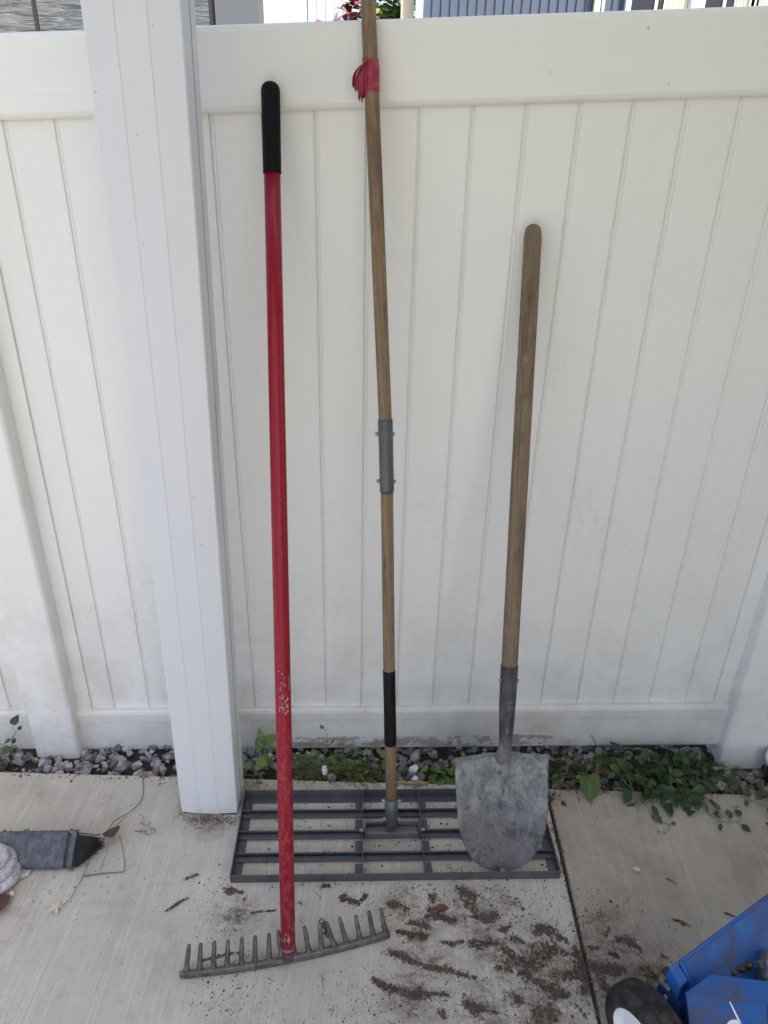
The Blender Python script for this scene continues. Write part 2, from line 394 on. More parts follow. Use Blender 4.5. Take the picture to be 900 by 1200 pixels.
# ------------------------------------------------------------------ tool materials
m_wood = wood('weathered_ash_wood', (.150, .100, .056), (.285, .196, .116), (.055, .036, .022))
m_woodg = wood('grey_weathered_wood', (.125, .086, .052), (.260, .190, .124), (.045, .031, .021))
m_black = plain('black_rubber_grip', (.004, .0045, .006), .6, 0, .3, 40, .14, .1)
m_tape = NT('black_tape', .4, spec=.2)
m_tape.color(m_tape.mix(m_tape.noise(30, 5), (.004, .004, .005), (.012, .012, .013)))
m_tape.bump(m_tape.noise(1, 2, .5, m_tape.map((1, 90, 1), 'UV')), .4, .002)
m_red = NT('red_painted_handle', .33, spec=.28)
u_ = m_red.map((1, 1, 1), 'UV'); vv = m_red.xyz('UV')[1]
cr_ = m_red.mix(m_red.ramp(m_red.noise(1, 6, .7, m_red.map((50, 14, 1), 'UV')), (.35, 0.), (.7, 1.)), (.285, .004, .018), (.205, .003, .013))
cr_ = m_red.mix(m_red.math('MULTIPLY', m_red.rng(vv, .75, .25, 0, .75), m_red.ramp(m_red.noise(1, 7, .72, m_red.map((120, 50, 1), 'UV')), (.46, 0.), (.66, 1.))), cr_, (.28, .10, .10))
scr = m_red.ramp(m_red.noise(1, 4, .6, m_red.map((420, 9, 1), 'UV', loc=(1, 3, 0)), .5), (.66, 0.), (.70, 1.))
cr_ = m_red.mix(m_red.math('MULTIPLY', scr, .5), cr_, (.36, .16, .16))
chip = m_red.ramp(m_red.noise(1, 5, .6, m_red.map((75, 38, 1), 'UV', loc=(2, 7, 0))), (.70, 0.), (.715, 1.))
chip = m_red.math('MULTIPLY', chip, m_red.rng(vv, 1.2, .2, .55, 1.))
low = m_red.math('MULTIPLY', m_red.ramp(m_red.noise(1, 6, .65, m_red.map((75, 40, 1), 'UV', loc=(5, 1, 0))), (.57, 0.), (.60, 1.)), m_red.rng(vv, .085, .03))
cr_ = m_red.mix(m_red.math('MAXIMUM', chip, low), cr_, (.36, .33, .32))
m_red.color(cr_); m_red.rough(m_red.rng(vv, .9, .2, .30, .6)); m_red.bump(m_red.noise(1, 5, .7, m_red.map((100, 60, 1), 'UV')), .2, .0008)
m_iron = NT('worn_grey_iron', .55, .6)
m_iron.color(m_iron.mix(m_iron.ramp(m_iron.noise(55, 7, .7), (.38, 0.), (.65, 1.)), (.075, .068, .072), (.20, .185, .18)))
m_iron.bump(m_iron.noise(160, 5), .5, .0015)
m_paintgrey = NT('dark_grey_painted_steel', .42, .25)
cg = m_paintgrey.mix(m_paintgrey.noise(40, 4), (.062, .066, .074), (.110, .116, .126))
cg = m_paintgrey.mix(m_paintgrey.math('MULTIPLY', m_paintgrey.ramp(m_paintgrey.noise(30, 7, .7), (.54, 0.), (.72, 1.)), .5), cg, (.19, .17, .15))
m_paintgrey.color(cg); m_paintgrey.bump(m_paintgrey.noise(200, 3), .15, .0008)
m_zinc = plain('zinc_bolt', (.30, .30, .31), .38, .8, .3, 80)
m_rag = NT('faded_red_tape', .6)
m_rag.color(m_rag.mix(m_rag.ramp(m_rag.noise(55, 6, .7), (.36, 0.), (.66, 1.)), (.24, .006, .024), (.36, .045, .08)))
m_rag.bump(m_rag.noise(120, 5), .7, .003)
m_paleworn = plain('worn_white_print', (.42, .34, .35), .7, 0, .2, 200)

# ------------------------------------------------------------------ the rake
RA, RB = Vector((-.1824, -.6462, .02)), Vector((-.235, -.0375, 1.625))
rake = thing('garden_rake', 'red handled garden rake with a black grip, its grey toothed head on the slab', 'rake', (-.184, -.645, 0))
L = (RB-RA).length
obj('handle', MB().tube([lerp(RA, RB, t) for t in (0.004, .25, .5, .75, .925)], [.0150, .0158, .0158, .0155, .0152], 28), m_red.m, rake)
g0, g1 = lerp(RA, RB, .906), lerp(RA, RB, 1.0)
obj('grip', MB().tube([lerp(g0, g1, t) for t in (0, .015, .05, .5, .9, 1.0)], [.0160, .0172, .0168, .0172, .0174, .0170], 28, round1=True), m_black, rake)
BASE = [[-0.3872, -0.6811], [-0.3602, -0.6765], [-0.3327, -0.6729], [-0.3054, -0.6682], [-0.2764, -0.6656], [-0.2497, -0.662], [-0.2207, -0.6584], [-0.1950, -0.6532], [-0.1690, -0.6474], [-0.14, -0.6388], [-0.1136, -0.631], [-0.0866, -0.6209], [-0.0609, -0.6118], [-0.0337, -0.6044], [-0.0057, -0.5969], [0.0208, -0.5888]]
TIPS = [[-0.3794, .0735], [-0.3571, .0718], [-0.3295, .0747], [-0.303, .0731], [-0.2758, .0748], [-0.2494, .0731], [-0.2222, .0724], [-0.204, .0742], [-0.1772, .0664], [-0.1507, .0711], [-0.1203, .0743], [-0.1064, .0643], [-0.0797, .0702], [-0.0456, .0662], [-0.0177, .0684], [0.0074, .0668]]
BASE = [[x, -.6492+.232*(x+.1835)+.27*(x+.1835)**2-.0015] for x, y in BASE]
ctr = [(-.4005, -.6492+.232*(-.217)+.27*.217**2)]+[tuple(p) for p in BASE]+[(.0285, -.6492+.232*.212+.27*.212**2)]
b = MB(); sec = [(-.0055, 0.001), (.0050, 0.001), (.0065, .004), (.0055, .0155), (.002, .018), (-.0035, .017), (-.0065, .010)]
vs_ = []
for i, (x, y) in enumerate(ctr):
    k = .8 if i in (0, len(ctr)-1) else 1.
    for (dy, z) in sec: vs_.append((x-dy*.2, y+dy*k, z*k))
n = len(sec); F = [(i*n+k, i*n+(k+1) % n, (i+1)*n+(k+1) % n, (i+1)*n+k) for i in range(len(ctr)-1) for k in range(n)]
F += [tuple(range(n)), tuple((len(ctr)-1)*n+k for k in range(n))]
b.add(vs_, F)
head = obj('head', b, m_iron.m, rake, bevel=.0015)
for (bx, by), (tx, tz) in zip(BASE, TIPS):
    p0 = Vector((bx, by+.002, .008)); p1 = Vector((tx, by+.022, tz))
    q = [p0, lerp(p0, p1, .18), lerp(p0, p1, .35)+Vector((0, -.0015, 0)), lerp(p0, p1, .7)+Vector((0, -.0008, 0)), p1]
    obj('tine', MB().tube(q, [.0090, .0064, .0054, .0050, .0040], 8, round1=True), m_iron.m, head)
d = (RB-RA).normalized()
b = MB().tube([RA-d*.014, RA+d*.004, RA+d*.020], [.011, .0145, .0155], 20); obj('socket', b, m_iron.m, rake)
# worn white lettering printed along the handle
side = Vector((1, 0, 0)); side = (side-d*side.dot(d)).normalized(); front = side.cross(d).normalized()
if front.y > 0: front = -front
def onhandle(t, a, r=.01615): return lerp(RA, RB, t)+(front*math.cos(a)+side*math.sin(a))*r
b = MB()
def stroke(pts, w):          # pts: (t along the handle in metres, angle)
    for (t0, a0), (t1, a1) in zip(pts, pts[1:]):
        dt, da = t1-t0, (a1-a0)*.016; l = math.hypot(dt, da) or 1; nx, na = -da/l*w, dt/l*w/.016
        b.add([onhandle((t0+nx)/L, a0+na), onhandle((t0-nx)/L, a0-na), onhandle((t1-nx)/L, a1-na), onhandle((t1+nx)/L, a1+na)], [(0, 1, 2, 3)])
def letter_s(t, a, h=.009, w=.34):
    stroke([(t-h*.5+h*q[0], a+w*(q[1]-.5)) for q in ((.0, .15), (-.0+.0, .0), (.25, -.05), (.45, .1), (.5, .5), (.55, .9), (.8, 1.05), (1., .9), (1., .75))], .0011)
for t, a in ((.528, .62), (.552, .60)): letter_s(t, a)
stroke([(.537, .5), (.541, .75), (.543, .55), (.537, .8)], .0009)
r2 = random.Random(3)
for k in range(46):
    t = r2.choice((r2.uniform(.522, .562), r2.uniform(.572, .612))); a = r2.uniform(-.25, .5) if t > .57 else r2.uniform(-.4, .3)
    s_ = r2.uniform(.0006, .0016); stroke([(t, a), (t+r2.uniform(-.003, .003), a+r2.uniform(-.12, .12))], s_*.6)
stroke([(.572, .98), (.585, 1.02), (.600, .98)], .0006)
obj('printed_letters', b, m_paleworn, rake, recalc=False)

# ------------------------------------------------------------------ the levelling rake (lute)
LC = Vector((.0375, -.333, 0)); LTH = R(2.65)
lute = thing('levelling_rake', 'long wooden handled levelling rake with a wide dark grey steel grid head', 'levelling rake', (.0375, -.333, 0))
MLc = Matrix.Translation(LC) @ Matrix.Rotation(LTH, 4, 'Z')
W2, D2, HH, FL, TT = .384, .1235, .025, .019, .0025
def lbox(b, x0, x1, y0, y1, z0, z1): b.box(x0, x1, y0, y1, z0, z1, MLc)
b = MB()
lbox(b, -W2, W2, -D2, -D2+TT, .0005, HH); lbox(b, -W2+TT, W2-TT, -D2+TT, -D2+.012, .0005, .003)
lbox(b, -W2, W2, D2-TT, D2, .0005, HH); lbox(b, -W2+TT, W2-TT, D2-FL-.003, D2-TT, .0005, .003)
for s_ in (-1, 1):
    xa, xb = sorted((s_*W2, s_*(W2-TT))); lbox(b, xa, xb, -D2+TT, D2-TT, .0005, HH-.0003)
    xa, xb = sorted((s_*(W2-TT), s_*(W2-FL-.004))); lbox(b, xa, xb, -D2+.012, D2-FL-.003, .0005, .0028)
obj('frame', b, m_paintgrey.m, lute, bevel=.0006)
for yc in (.0585, -.004, -.0665):
    b = MB(); h0 = .006
    lbox(b, -W2+TT+.0005, W2-TT-.0005, yc+.006, yc+.006+TT, h0, .0185)
    lbox(b, -W2+TT+.0005, W2-TT-.0005, yc-.006, yc+.006, h0, h0+.0024)
    lbox(b, -W2+TT+.0005, W2-TT-.0005, yc-.006-.0015, yc-.006, .004, h0+.0024)
    obj('crossbar', b, m_paintgrey.m, lute, bevel=.0006)
for xc, s_ in ((-.0790, -1), (.0665, 1)):
    b = MB()
    for ya, yb in ((-D2+TT+.0005, -.0665-.015), (-.0665+.009, -.004-.015), (-.004+.009, .0585-.015), (.0585+.009, D2-TT-.0005)):
        xa, xb = sorted((xc+s_*.001, xc+s_*.018)); lbox(b, xa, xb, ya, yb, .0034, .0056)
    lbox(b, xc-.0011, xc+.0011, -D2+TT+.0005, D2-TT-.0005, .007, HH+.0015)
    obj('divider', b, m_paintgrey.m, lute)
m_bracket = plain('galvanised_bracket', (.16, .165, .175), .42, .6, .2, 60)
b = MB()
lbox(b, -.070, .058, .006, .0085, .026, .044); lbox(b, -.070, .058, -.013, .006, .026, .0285)
for xa, xb in ((-.0735, -.0705), (.0585, .0615)): lbox(b, xa, xb, -.020, .0085, .008, .044)
lbox(b, -.070, .058, -.0155, -.0130, .012, .0285)
brk = obj('pivot_bracket', b, m_bracket, lute, bevel=.0012)
for xa, xb in ((-.0865, -.0740), (.0620, .0745)):
    p, q = MLc @ Vector((xa, -.002, .024)), MLc @ Vector((xb, -.002, .024)); obj('bolt', MB().cyl(p, q, .0052, 6), m_zinc, lute)
H0 = Vector((.0299, -.3360, .043)); YZ = .1836
def hy(z): return -.339+YZ*(z-.05)
S1 = Vector((.0268, hy(.1253), .1253)); K0 = Vector((-.0024, hy(.8723), .8723)); K1 = Vector((-.0098, hy(1.0254), 1.0254)); TOP = Vector((-.0700, hy(1.93), 1.93))
HB = lerp(S1, H0, -.02)
obj('handle_socket', MB().tube([H0, lerp(H0, S1, .5), S1], [.0150, .0158, .0158], 24), m_paintgrey.m, lute)
dl = (S1-H0).normalized()
for t, sx in ((.2, -1), (.2, 1), (.86, -1), (.86, 1)):
    p = lerp(H0, S1, t); e = Vector((sx, 0, 0)); w_ = .0235 if t > .5 else .0205
    obj('bolt', MB().cyl(p+e*.013, p+e*w_, .0048, 6), m_zinc, lute)
TA, TB = Vector((.0209, hy(.2698), .2698)), Vector((.0128, hy(.4613), .4613))
lo = [lerp(H0, S1, .9), TA, TB, K0, lerp(K0, K1, .3)]
obj('lower_handle', MB().tube(lo, [.0132]*5, 24), m_wood, lute)
obj('upper_handle', MB().tube([lerp(K0, K1, .7), K1, lerp(K1, TOP, .35), lerp(K1, TOP, .7), TOP], [.0132, .0134, .0137, .0134, .0130], 24, round1=True, v0=.6), m_wood, lute)
b = MB().tube([TA, lerp(TA, TB, .02), lerp(TA, TB, .5), lerp(TA, TB, .98), TB], [.0136, .0143, .0141, .0144, .0138], 24); obj('tape_wrap', b, m_tape.m, lute)
b = MB().tube([K0, lerp(K0, K1, .04), lerp(K0, K1, .5), lerp(K0, K1, .96), K1], [.0146, .0152, .0150, .0154, .0150], 24); cpl = obj('coupler', b, m_paintgrey.m, lute)
for t in (.155, .80):
    p = lerp(K0, K1, t)
    for sx in (-1, 1):
        e = Vector((sx, 0, 0)); w_ = .0215 if sx < 0 else .0190
        obj('bolt', MB().cyl(p+e*.014, p+e*w_, .0042, 6), m_zinc, cpl)
# red tape knotted round the upper handle, with a torn tail
T0, T1 = lerp(K1, TOP, (1.6130-1.0254)/(1.93-1.0254)), lerp(K1, TOP, (1.664-1.0254)/(1.93-1.0254))
b = MB(); NR, NA = 9, 28
for i in range(NR):
    c = lerp(T0, T1, i/(NR-1))
    for k in range(NA):
        a = 6.283*k/NA; r = .0146+.0011*noise.noise((math.cos(a)*2, math.sin(a)*2, i*.8))+(.0010 if 3 < i < 7 else 0)
        dz = .003*noise.noise((math.cos(a)*1.5, math.sin(a)*1.5, i*.3+5)) if i in (0, NR-1) else 0
        b.v.append((c.x+r*math.cos(a), c.y+r*math.sin(a), c.z+dz))
b.f += [(i*NA+k, i*NA+(k+1) % NA, (i+1)*NA+(k+1) % NA, (i+1)*NA+k) for i in range(NR-1) for k in range(NA)]
b.sm |= set(range(len(b.f)))
kn = T1+Vector((-.004, -.0165, -.006))
for j, (dx, dy, ln, w_) in enumerate(((-.0245, -.001, .040, .0070), (-.0195, -.006, .050, .0085), (-.0125, -.006, .054, .0080), (-.0055, -.003, .050, .0100))):
    n0 = len(b.v); NSEG = 8
    for i in range(NSEG+1):
        t = i/NSEG
        c = kn+Vector((dx*math.sin(min(1, t*1.25)*1.57), dy*math.sin(t*3), -ln*t*(.75+.25*t)))
        ww = w_*(.35+.65*t)*(.5)
        fold = .004*math.sin(t*2+j)
        for q in range(5):
            u = q/4-.5
            jag = (rnd.uniform(-.012, .008) if i == NSEG else 0)
            b.v.append((c.x+ww*2*u, c.y+fold*math.cos(u*7+j), c.z+jag+abs(u)*.004))
    for i in range(NSEG):
        for q in range(4): a = n0+i*5+q; b.sm.add(len(b.f)); b.f.append((a, a+1, a+6, a+5))
rag = obj('red_tape', b, m_rag.m, lute, recalc=False)
so = rag.modifiers.new('thick', 'SOLIDIFY'); so.thickness = .0006

# ------------------------------------------------------------------ the shovel
SA, SB = Vector((.2941, -.433, .010)), Vector((.2752, -.0215, 1.3925))
m_blade = NT('dirty_grey_steel', .62, .15)
n1 = m_blade.noise(18, 8, .72, m_blade.map((1, 1, .55), loc=(3, 0, 1)), .2); n2 = m_blade.noise(75, 7, .75)
zz = m_blade.xyz()[2]
cb = m_blade.mix(m_blade.ramp(n2, (.30, 0.), (.70, 1.)), (.120, .122, .130), (.235, .245, .238))
cb = m_blade.mix(m_blade.math('MULTIPLY', m_blade.rng(zz, .17, .04, 0, .9), m_blade.ramp(n2, (.25, 1.), (.75, .5))), cb, (.125, .102, .104))
cb = m_blade.mix(m_blade.math('MULTIPLY', m_blade.ramp(m_blade.noise(30, 9, .78, m_blade.map((1, 1, .5), loc=(1, 4, 2)), .3), (.535, 0.), (.575, 1.)), .75), cb, (.052, .052, .066))
cb = m_blade.mix(m_blade.math('MULTIPLY', m_blade.ramp(n1, (.56, 0.), (.66, 1.)), .45), cb, (.36, .375, .36))
cb = m_blade.mix(m_blade.math('MULTIPLY', m_blade.ramp(m_blade.noise(1, 3, .6, m_blade.map((300, 300, 14))), (.62, 0.), (.68, 1.)), .4), cb, (.40, .40, .40))
cb = m_blade.mix(m_blade.math('MULTIPLY', m_blade.ramp(m_blade.noise(1, 6, .7, m_blade.map((60, 60, 9), loc=(4, 4, 0)), .3), (.55, 0.), (.68, 1.)), .6), cb, (.075, .072, .080))
bx_ = m_blade.xyz()[0]
mid = m_blade.math('MULTIPLY', m_blade.rng(m_blade.math('ABSOLUTE', m_blade.math('ADD', bx_, .012)), .016, .002), m_blade.rng(zz, .10, .16))
cb = m_blade.mix(m_blade.math('MULTIPLY', mid, m_blade.ramp(m_blade.noise(45, 8, .75, m_blade.map((1, 1, .4))), (.42, 0.), (.56, .8))), cb, (.050, .050, .064))
chalk = m_blade.math('MULTIPLY', m_blade.ramp(m_blade.noise(26, 8, .74, m_blade.map((1, 1, .7), loc=(6, 2, 5)), .3), (.47, 0.), (.58, .75)), m_blade.rng(zz, .11, .17))
cb = m_blade.mix(chalk, cb, (.33, .345, .325))
m_blade.color(cb); m_blade.bump(m_blade.math('ADD', n1, m_blade.math('MULTIPLY', n2, .7)), .5, .003)
m_sock = NT('painted_brown_grey_socket', .5, .2)
zs = m_sock.xyz()[2]
cs = m_sock.mix(m_sock.noise(30, 6, .7), (.034, .028, .030), (.062, .054, .056))
cs = m_sock.mix(m_sock.math('MULTIPLY', m_sock.ramp(m_sock.noise(1, 7, .72, m_sock.map((70, 70, 22))), (.50, 0.), (.64, 1.)), m_sock.rng(zs, .44, .33, .12, .95)), cs, (.27, .27, .275))
cs = m_sock.mix(m_sock.math('MULTIPLY', m_sock.rng(zs, .355, .305), m_sock.ramp(m_sock.noise(40, 6, .7), (.34, .45), (.6, 1.))), cs, (.20, .205, .205))
m_sock.color(cs); m_sock.bump(m_sock.noise(120, 5), .4, .0015)
shovel = thing('shovel', 'round nosed shovel with a bare wooden handle and a mud stained grey blade', 'shovel', (.294, -.433, 0))
ax = (SB-SA).normalized(); sx = Vector((1, 0, 0)); sx = (sx-ax*sx.dot(ax)).normalized(); nrm = sx.cross(ax).normalized()
if nrm.y > 0: nrm = -nrm           # out of the blade's face, towards the viewer
axb = (Vector((.2745, -.3499, .2884))-SA).normalized(); sx = Vector((1, 0, 0)); sx = (sx-axb*sx.dot(axb)).normalized(); nrm = sx.cross(axb).normalized()
if nrm.y > 0: nrm = -nrm
def SP(u, v, w): return SA+sx*u+axb*v+nrm*w
BL = .288
def halfw(v):                        # half width v metres above the tip
    tab = ((0, .006), (.003, .028), (.010, .046), (.022, .062), (.040, .076), (.070, .0905), (.110, .0995), (.16, .1035), (.22, .1055), (.288, .1075))
    for (a, x), (c, y) in zip(tab, tab[1:]):
        if v <= c: return x+(y-x)*(v-a)/(c-a)
    return .1075
b = MB(); VS = [0, .003, .007, .012, .02, .03, .045, .06, .08, .1, .13, .16, .19, .215, .24, .262, .278, .288]; NU = 24
def dish(u, v, hw):
    s_ = u/hw
    w = .030*abs(s_)**2.2*(.30+.70*min(1, v/.12))*(1-.72*max(0, min(1, (v-.17)/(BL-.17))))-.016
    w += -.012*math.sin(min(1, v/BL)*math.pi)                        # belly
    fr = max(0, (v-.13)/(BL-.13)); w += .020*fr**1.3*math.exp(-(u/(.009+.013*fr))**2)
    return w
for v in VS:
    hw = halfw(v)
    for k in range(NU+1):
        u = hw*(2*k/NU-1); rise = max(0, (v-.24)/(BL-.24))*(.012*math.exp(-(u/.030)**2)+.004*(1-abs(u)/hw))
        b.v.append(SP(u, v+rise, dish(u, v, hw)))
for i in range(len(VS)-1):
    for k in range(NU): a = i*(NU+1)+k; b.sm.add(len(b.f)); b.f.append((a, a+1, a+NU+2, a+NU+1))
# rolled foot steps: the shoulder edge folds back
i0 = (len(VS)-1)*(NU+1); n0 = len(b.v)
for j, (dv, dw) in enumerate(((.0020, .003), (.0028, .009), (.0005, .015))):
    for k in range(NU+1):
        u = .1075*(2*k/NU-1); q = max(0, 1-math.exp(-(u/.03)**2)); b.v.append(SP(u, BL+.012*math.exp(-(u/.030)**2)+.004*(1-abs(u)/.1075)+dv*q, dish(u, BL, .1075)+dw*q))
for j in range(3):
    for k in range(NU):
        a = (i0 if j == 0 else n0+(j-1)*(NU+1))+k; c = n0+j*(NU+1)+k; b.f.append((a, a+1, c+1, c))
blade = obj('blade', b, m_blade.m, shovel, recalc=False)
so = blade.modifiers.new('thick', 'SOLIDIFY'); so.thickness = .0022; so.offset = -1
C0 = Vector((.2808, -.3426, .3127)); C1 = Vector((.2794, -.2858, .503))
b = MB().tube([SP(0, .262, -.022), SP(0, .283, -.013), lerp(SP(0, .285, -.008), C0, .55), lerp(C0, C1, .04), lerp(C0, C1, .16), lerp(C0, C1, .34), lerp(C0, C1, .55), C1],
              [.0100, .0145, .0150, .0150, .0158, .0174, .0186, .0193], 28, v0=0)
sock = obj('socket', b, m_sock.m, shovel)
HT = SB
obj('handle', MB().tube([lerp(C0, C1, .8), lerp(C1, HT, .02), lerp(C1, HT, .3), lerp(C1, HT, .6), lerp(C1, HT, .85), lerp(C1, HT, .97), HT], [.0172, .0180, .0182, .0183, .0180, .0176, .0158], 28, round1=True, v0=2.), m_woodg, shovel)
ds = (C1-C0).normalized(); p = lerp(C0, C1, .83)
for sx_ in (-1, 1): obj('rivet', MB().tube([p+Vector((sx_*.0175, -.004, 0)), p+Vector((sx_*.0222, -.005, 0))], [.0048, .0036], 12), m_zinc, sock)
b = MB(); sd2 = Vector((1, 0, 0)); fr2 = sd2.cross(ds).normalized()
if fr2.y > 0: fr2 = -fr2
def onsock(t, a): return lerp(C0, C1, t)+(fr2*math.cos(a)+sd2*math.sin(a))*(.0189+.0006*(t-.55)/.45)
for row, (t, a0, a1) in enumerate(((.605, .05, .55), (.575, -.30, .62), (.535, -.2, .62), (.505, -.22, .62))):
    a = a0
    while a < a1:
        w_ = r2.uniform(.03, .07)
        if r2.random() < .85:
            hh = .0100*r2.uniform(.5, 1.)
            b.add([onsock(t, a), onsock(t, a+w_), onsock(t+hh, a+w_), onsock(t+hh, a)], [(0, 1, 2, 3)])
        a += w_+r2.uniform(.015, .035)
m_print = plain('faded_label_print', (.26, .25, .265), .7); obj('worn_label', b, m_print, sock, recalc=False)

# ------------------------------------------------------------------ loose soil, gravel and litter
SM = [[(0.027, -0.515, 0.0077),(0.045, -0.519, 0.0115),(0.066, -0.526, 0.0077)],
 [(0.072, -0.557, 0.0064),(0.092, -0.56, 0.0102),(0.112, -0.568, 0.0077)],
 [(0.049, -0.58, 0.0064),(0.078, -0.583, 0.0141),(0.104, -0.59, 0.0102)],
 [(0.14, -0.6, 0.0051),(0.169, -0.602, 0.0077),(0.189, -0.596, 0.0051)],
 [(0.198, -0.603, 0.0128),(0.235, -0.598, 0.0166),(0.27, -0.607, 0.0141),(0.286, -0.626, 0.0141),(0.311, -0.635, 0.009)],
 [(0.036, -0.625, 0.0128),(0.074, -0.639, 0.0128),(0.102, -0.652, 0.0051),(0.131, -0.656, 0.0077),(0.156, -0.658, 0.0064),(0.18, -0.667, 0.009),(0.205, -0.672, 0.0064)],
 [(0.0, -0.687, 0.0077),(0.024, -0.694, 0.009),(0.055, -0.704, 0.0077),(0.088, -0.71, 0.0128),(0.116, -0.707, 0.0051),(0.15, -0.707, 0.0077)],
 [(0.183, -0.719, 0.0128),(0.199, -0.733, 0.0115),(0.223, -0.736, 0.0051),(0.246, -0.74, 0.0038)],
 [(0.346, -0.576, 0.0038),(0.366, -0.56, 0.0141),(0.387, -0.57, 0.0128),(0.409, -0.59, 0.0064)],
 [(0.346, -0.615, 0.0192),(0.372, -0.614, 0.0218),(0.401, -0.616, 0.0115)],
 [(0.292, -0.583, 0.0102),(0.317, -0.593, 0.0077)],
 [(0.318, -0.669, 0.009),(0.341, -0.681, 0.0154),(0.363, -0.695, 0.0192),(0.389, -0.701, 0.0102)],
 [(0.279, -0.7, 0.009),(0.289, -0.714, 0.0128)],
 [(0.322, -0.736, 0.0179),(0.344, -0.73, 0.0192),(0.353, -0.749, 0.0128)],
 [(0.186, -0.472, 0.0115),(0.202, -0.486, 0.0141),(0.218, -0.537, 0.0166),(0.244, -0.543, 0.0154),(0.265, -0.535, 0.0115)],
 [(0.125, -0.496, 0.0102),(0.116, -0.54, 0.0128),(0.15, -0.546, 0.0064),(0.17, -0.549, 0.009)],
 [(0.274, -0.57, 0.009),(0.289, -0.563, 0.0077)],
 [(0.251, -0.649, 0.0051),(0.282, -0.655, 0.0064)],
 [(0.314, -0.654, 0.0077),(0.294, -0.664, 0.0051)],
 [(0.426, -0.603, 0.0077),(0.433, -0.631, 0.0102),(0.425, -0.693, 0.0128)],
 [(0.399, -0.658, 0.0115),(0.413, -0.663, 0.009)],
 [(0.401, -0.717, 0.0064),(0.414, -0.739, 0.0077)],
 [(0.132, -0.742, 0.009),(0.138, -0.753, 0.0051)],
 [(0.329, -0.519, 0.0064)],
 [(0.285, -0.636, 0.0256),(0.334, -0.647, 0.0256)],
 [(0.37, -0.658, 0.0192)],
 [(0.214, -0.501, 0.0192)],
 [(0.496, -0.565, 0.0067),(0.501, -0.575, 0.0048),(0.514, -0.554, 0.0038)],
 [(0.519, -0.58, 0.0086),(0.543, -0.584, 0.0106),(0.56, -0.594, 0.0096),(0.564, -0.603, 0.0067)],
 [(0.46, -0.602, 0.0067),(0.475, -0.601, 0.0067)],
 [(0.459, -0.645, 0.0144),(0.487, -0.649, 0.0144),(0.515, -0.648, 0.0115)],
 [(0.558, -0.647, 0.0163),(0.575, -0.656, 0.0173),(0.581, -0.665, 0.0096)],
 [(0.607, -0.614, 0.0048),(0.619, -0.62, 0.0038)],
 [(0.659, -0.531, 0.0024),(0.676, -0.542, 0.0043),(0.687, -0.546, 0.0029)],
 [(0.463, -0.668, 0.0115),(0.468, -0.686, 0.0096)],
 [(0.42, -0.651, 0.0096)],
 [(0.514, -0.62, 0.0058),(0.5, -0.615, 0.0058)],
 [(-0.466, -0.545, 0.0035),(-0.446, -0.528, 0.0046),(-0.428, -0.514, 0.0035)],
 [(-0.36, -0.653, 0.0023),(-0.322, -0.641, 0.0046),(-0.283, -0.633, 0.0035)],
 [(-0.348, -0.494, 0.0081),(-0.334, -0.501, 0.0058)],
 [(-0.333, -0.563, 0.0029),(-0.282, -0.545, 0.0029),(-0.228, -0.539, 0.0035)],
 [(-0.3, -0.513, 0.0046)],
 [(-0.172, -0.518, 0.0058)],
 [(-0.123, -0.473, 0.0093),(-0.11, -0.477, 0.0058)],
 [(-0.077, -0.503, 0.0093),(-0.042, -0.516, 0.007),(-0.024, -0.494, 0.0058)],
 [(-0.115, -0.566, 0.007),(-0.107, -0.593, 0.0081)],
 [(-0.243, -0.481, 0.0035)],
 [(-0.174, -0.473, 0.0035)],
 [(-0.447, -0.467, 0.006),(-0.417, -0.455, 0.006)],
 [(-0.343, -0.492, 0.0084),(-0.309, -0.498, 0.006)],
 [(-0.377, -0.428, 0.0036)]]
m_cr = NT('soil_crumb', .95, spec=.15)
mc = m_cr.mix(m_cr.ramp(m_cr.noise(90, 6, .75), (.32, 0.), (.68, 1.)), (.042, .031, .025), (.125, .095, .074))
mc = m_cr.mix(m_cr.math('MULTIPLY', m_cr.island(), .45), mc, (.165, .13, .105))
m_cr.color(mc); m_cr.bump(m_cr.noise(420, 4), .8, .002); m_crumb = m_cr.m
b = MB(); r3 = random.Random(11)
def segd(x, y, p, q):
    dx, dy = q[0]-p[0], q[1]-p[1]; l2 = dx*dx+dy*dy
    t = 0 if l2 < 1e-9 else max(0, min(1, ((x-p[0])*dx+(y-p[1])*dy)/l2)); r = p[2]+(q[2]-p[2])*t
    return math.hypot(x-p[0]-dx*t, y-p[1]-dy*t)/r
CELL = .0017; cells = {}
for pl in SM:
    for k in range(max(1, len(pl)-1)):
        p = pl[k]; q = pl[min(k+1, len(pl)-1)]; m_ = max(p[2], q[2])*2.2
        for i in range(int((min(p[0], q[0])-m_)/CELL)-1, int((max(p[0], q[0])+m_)/CELL)+2):
            for j in range(int((min(p[1], q[1])-m_)/CELL)-1, int((max(p[1], q[1])+m_)/CELL)+2):
                x, y = (i+.5)*CELL, (j+.5)*CELL; d_ = segd(x, y, p, q)
                if d_ < 2.2: cells[(i, j)] = max(cells.get((i, j), 0), math.exp(-d_*d_*.75)*(.80 if m_ > .036 else 1.))
fv = {}
def fvert(i, j):
    if (i, j) not in fv:
        fv[(i, j)] = len(b.v); b.v.append((i*CELL+r3.uniform(-.4, .4)*CELL, j*CELL+r3.uniform(-.4, .4)*CELL, .0010+.0034*abs(noise.noise((i*.41, j*.41, 2)))))
    return fv[(i, j)]
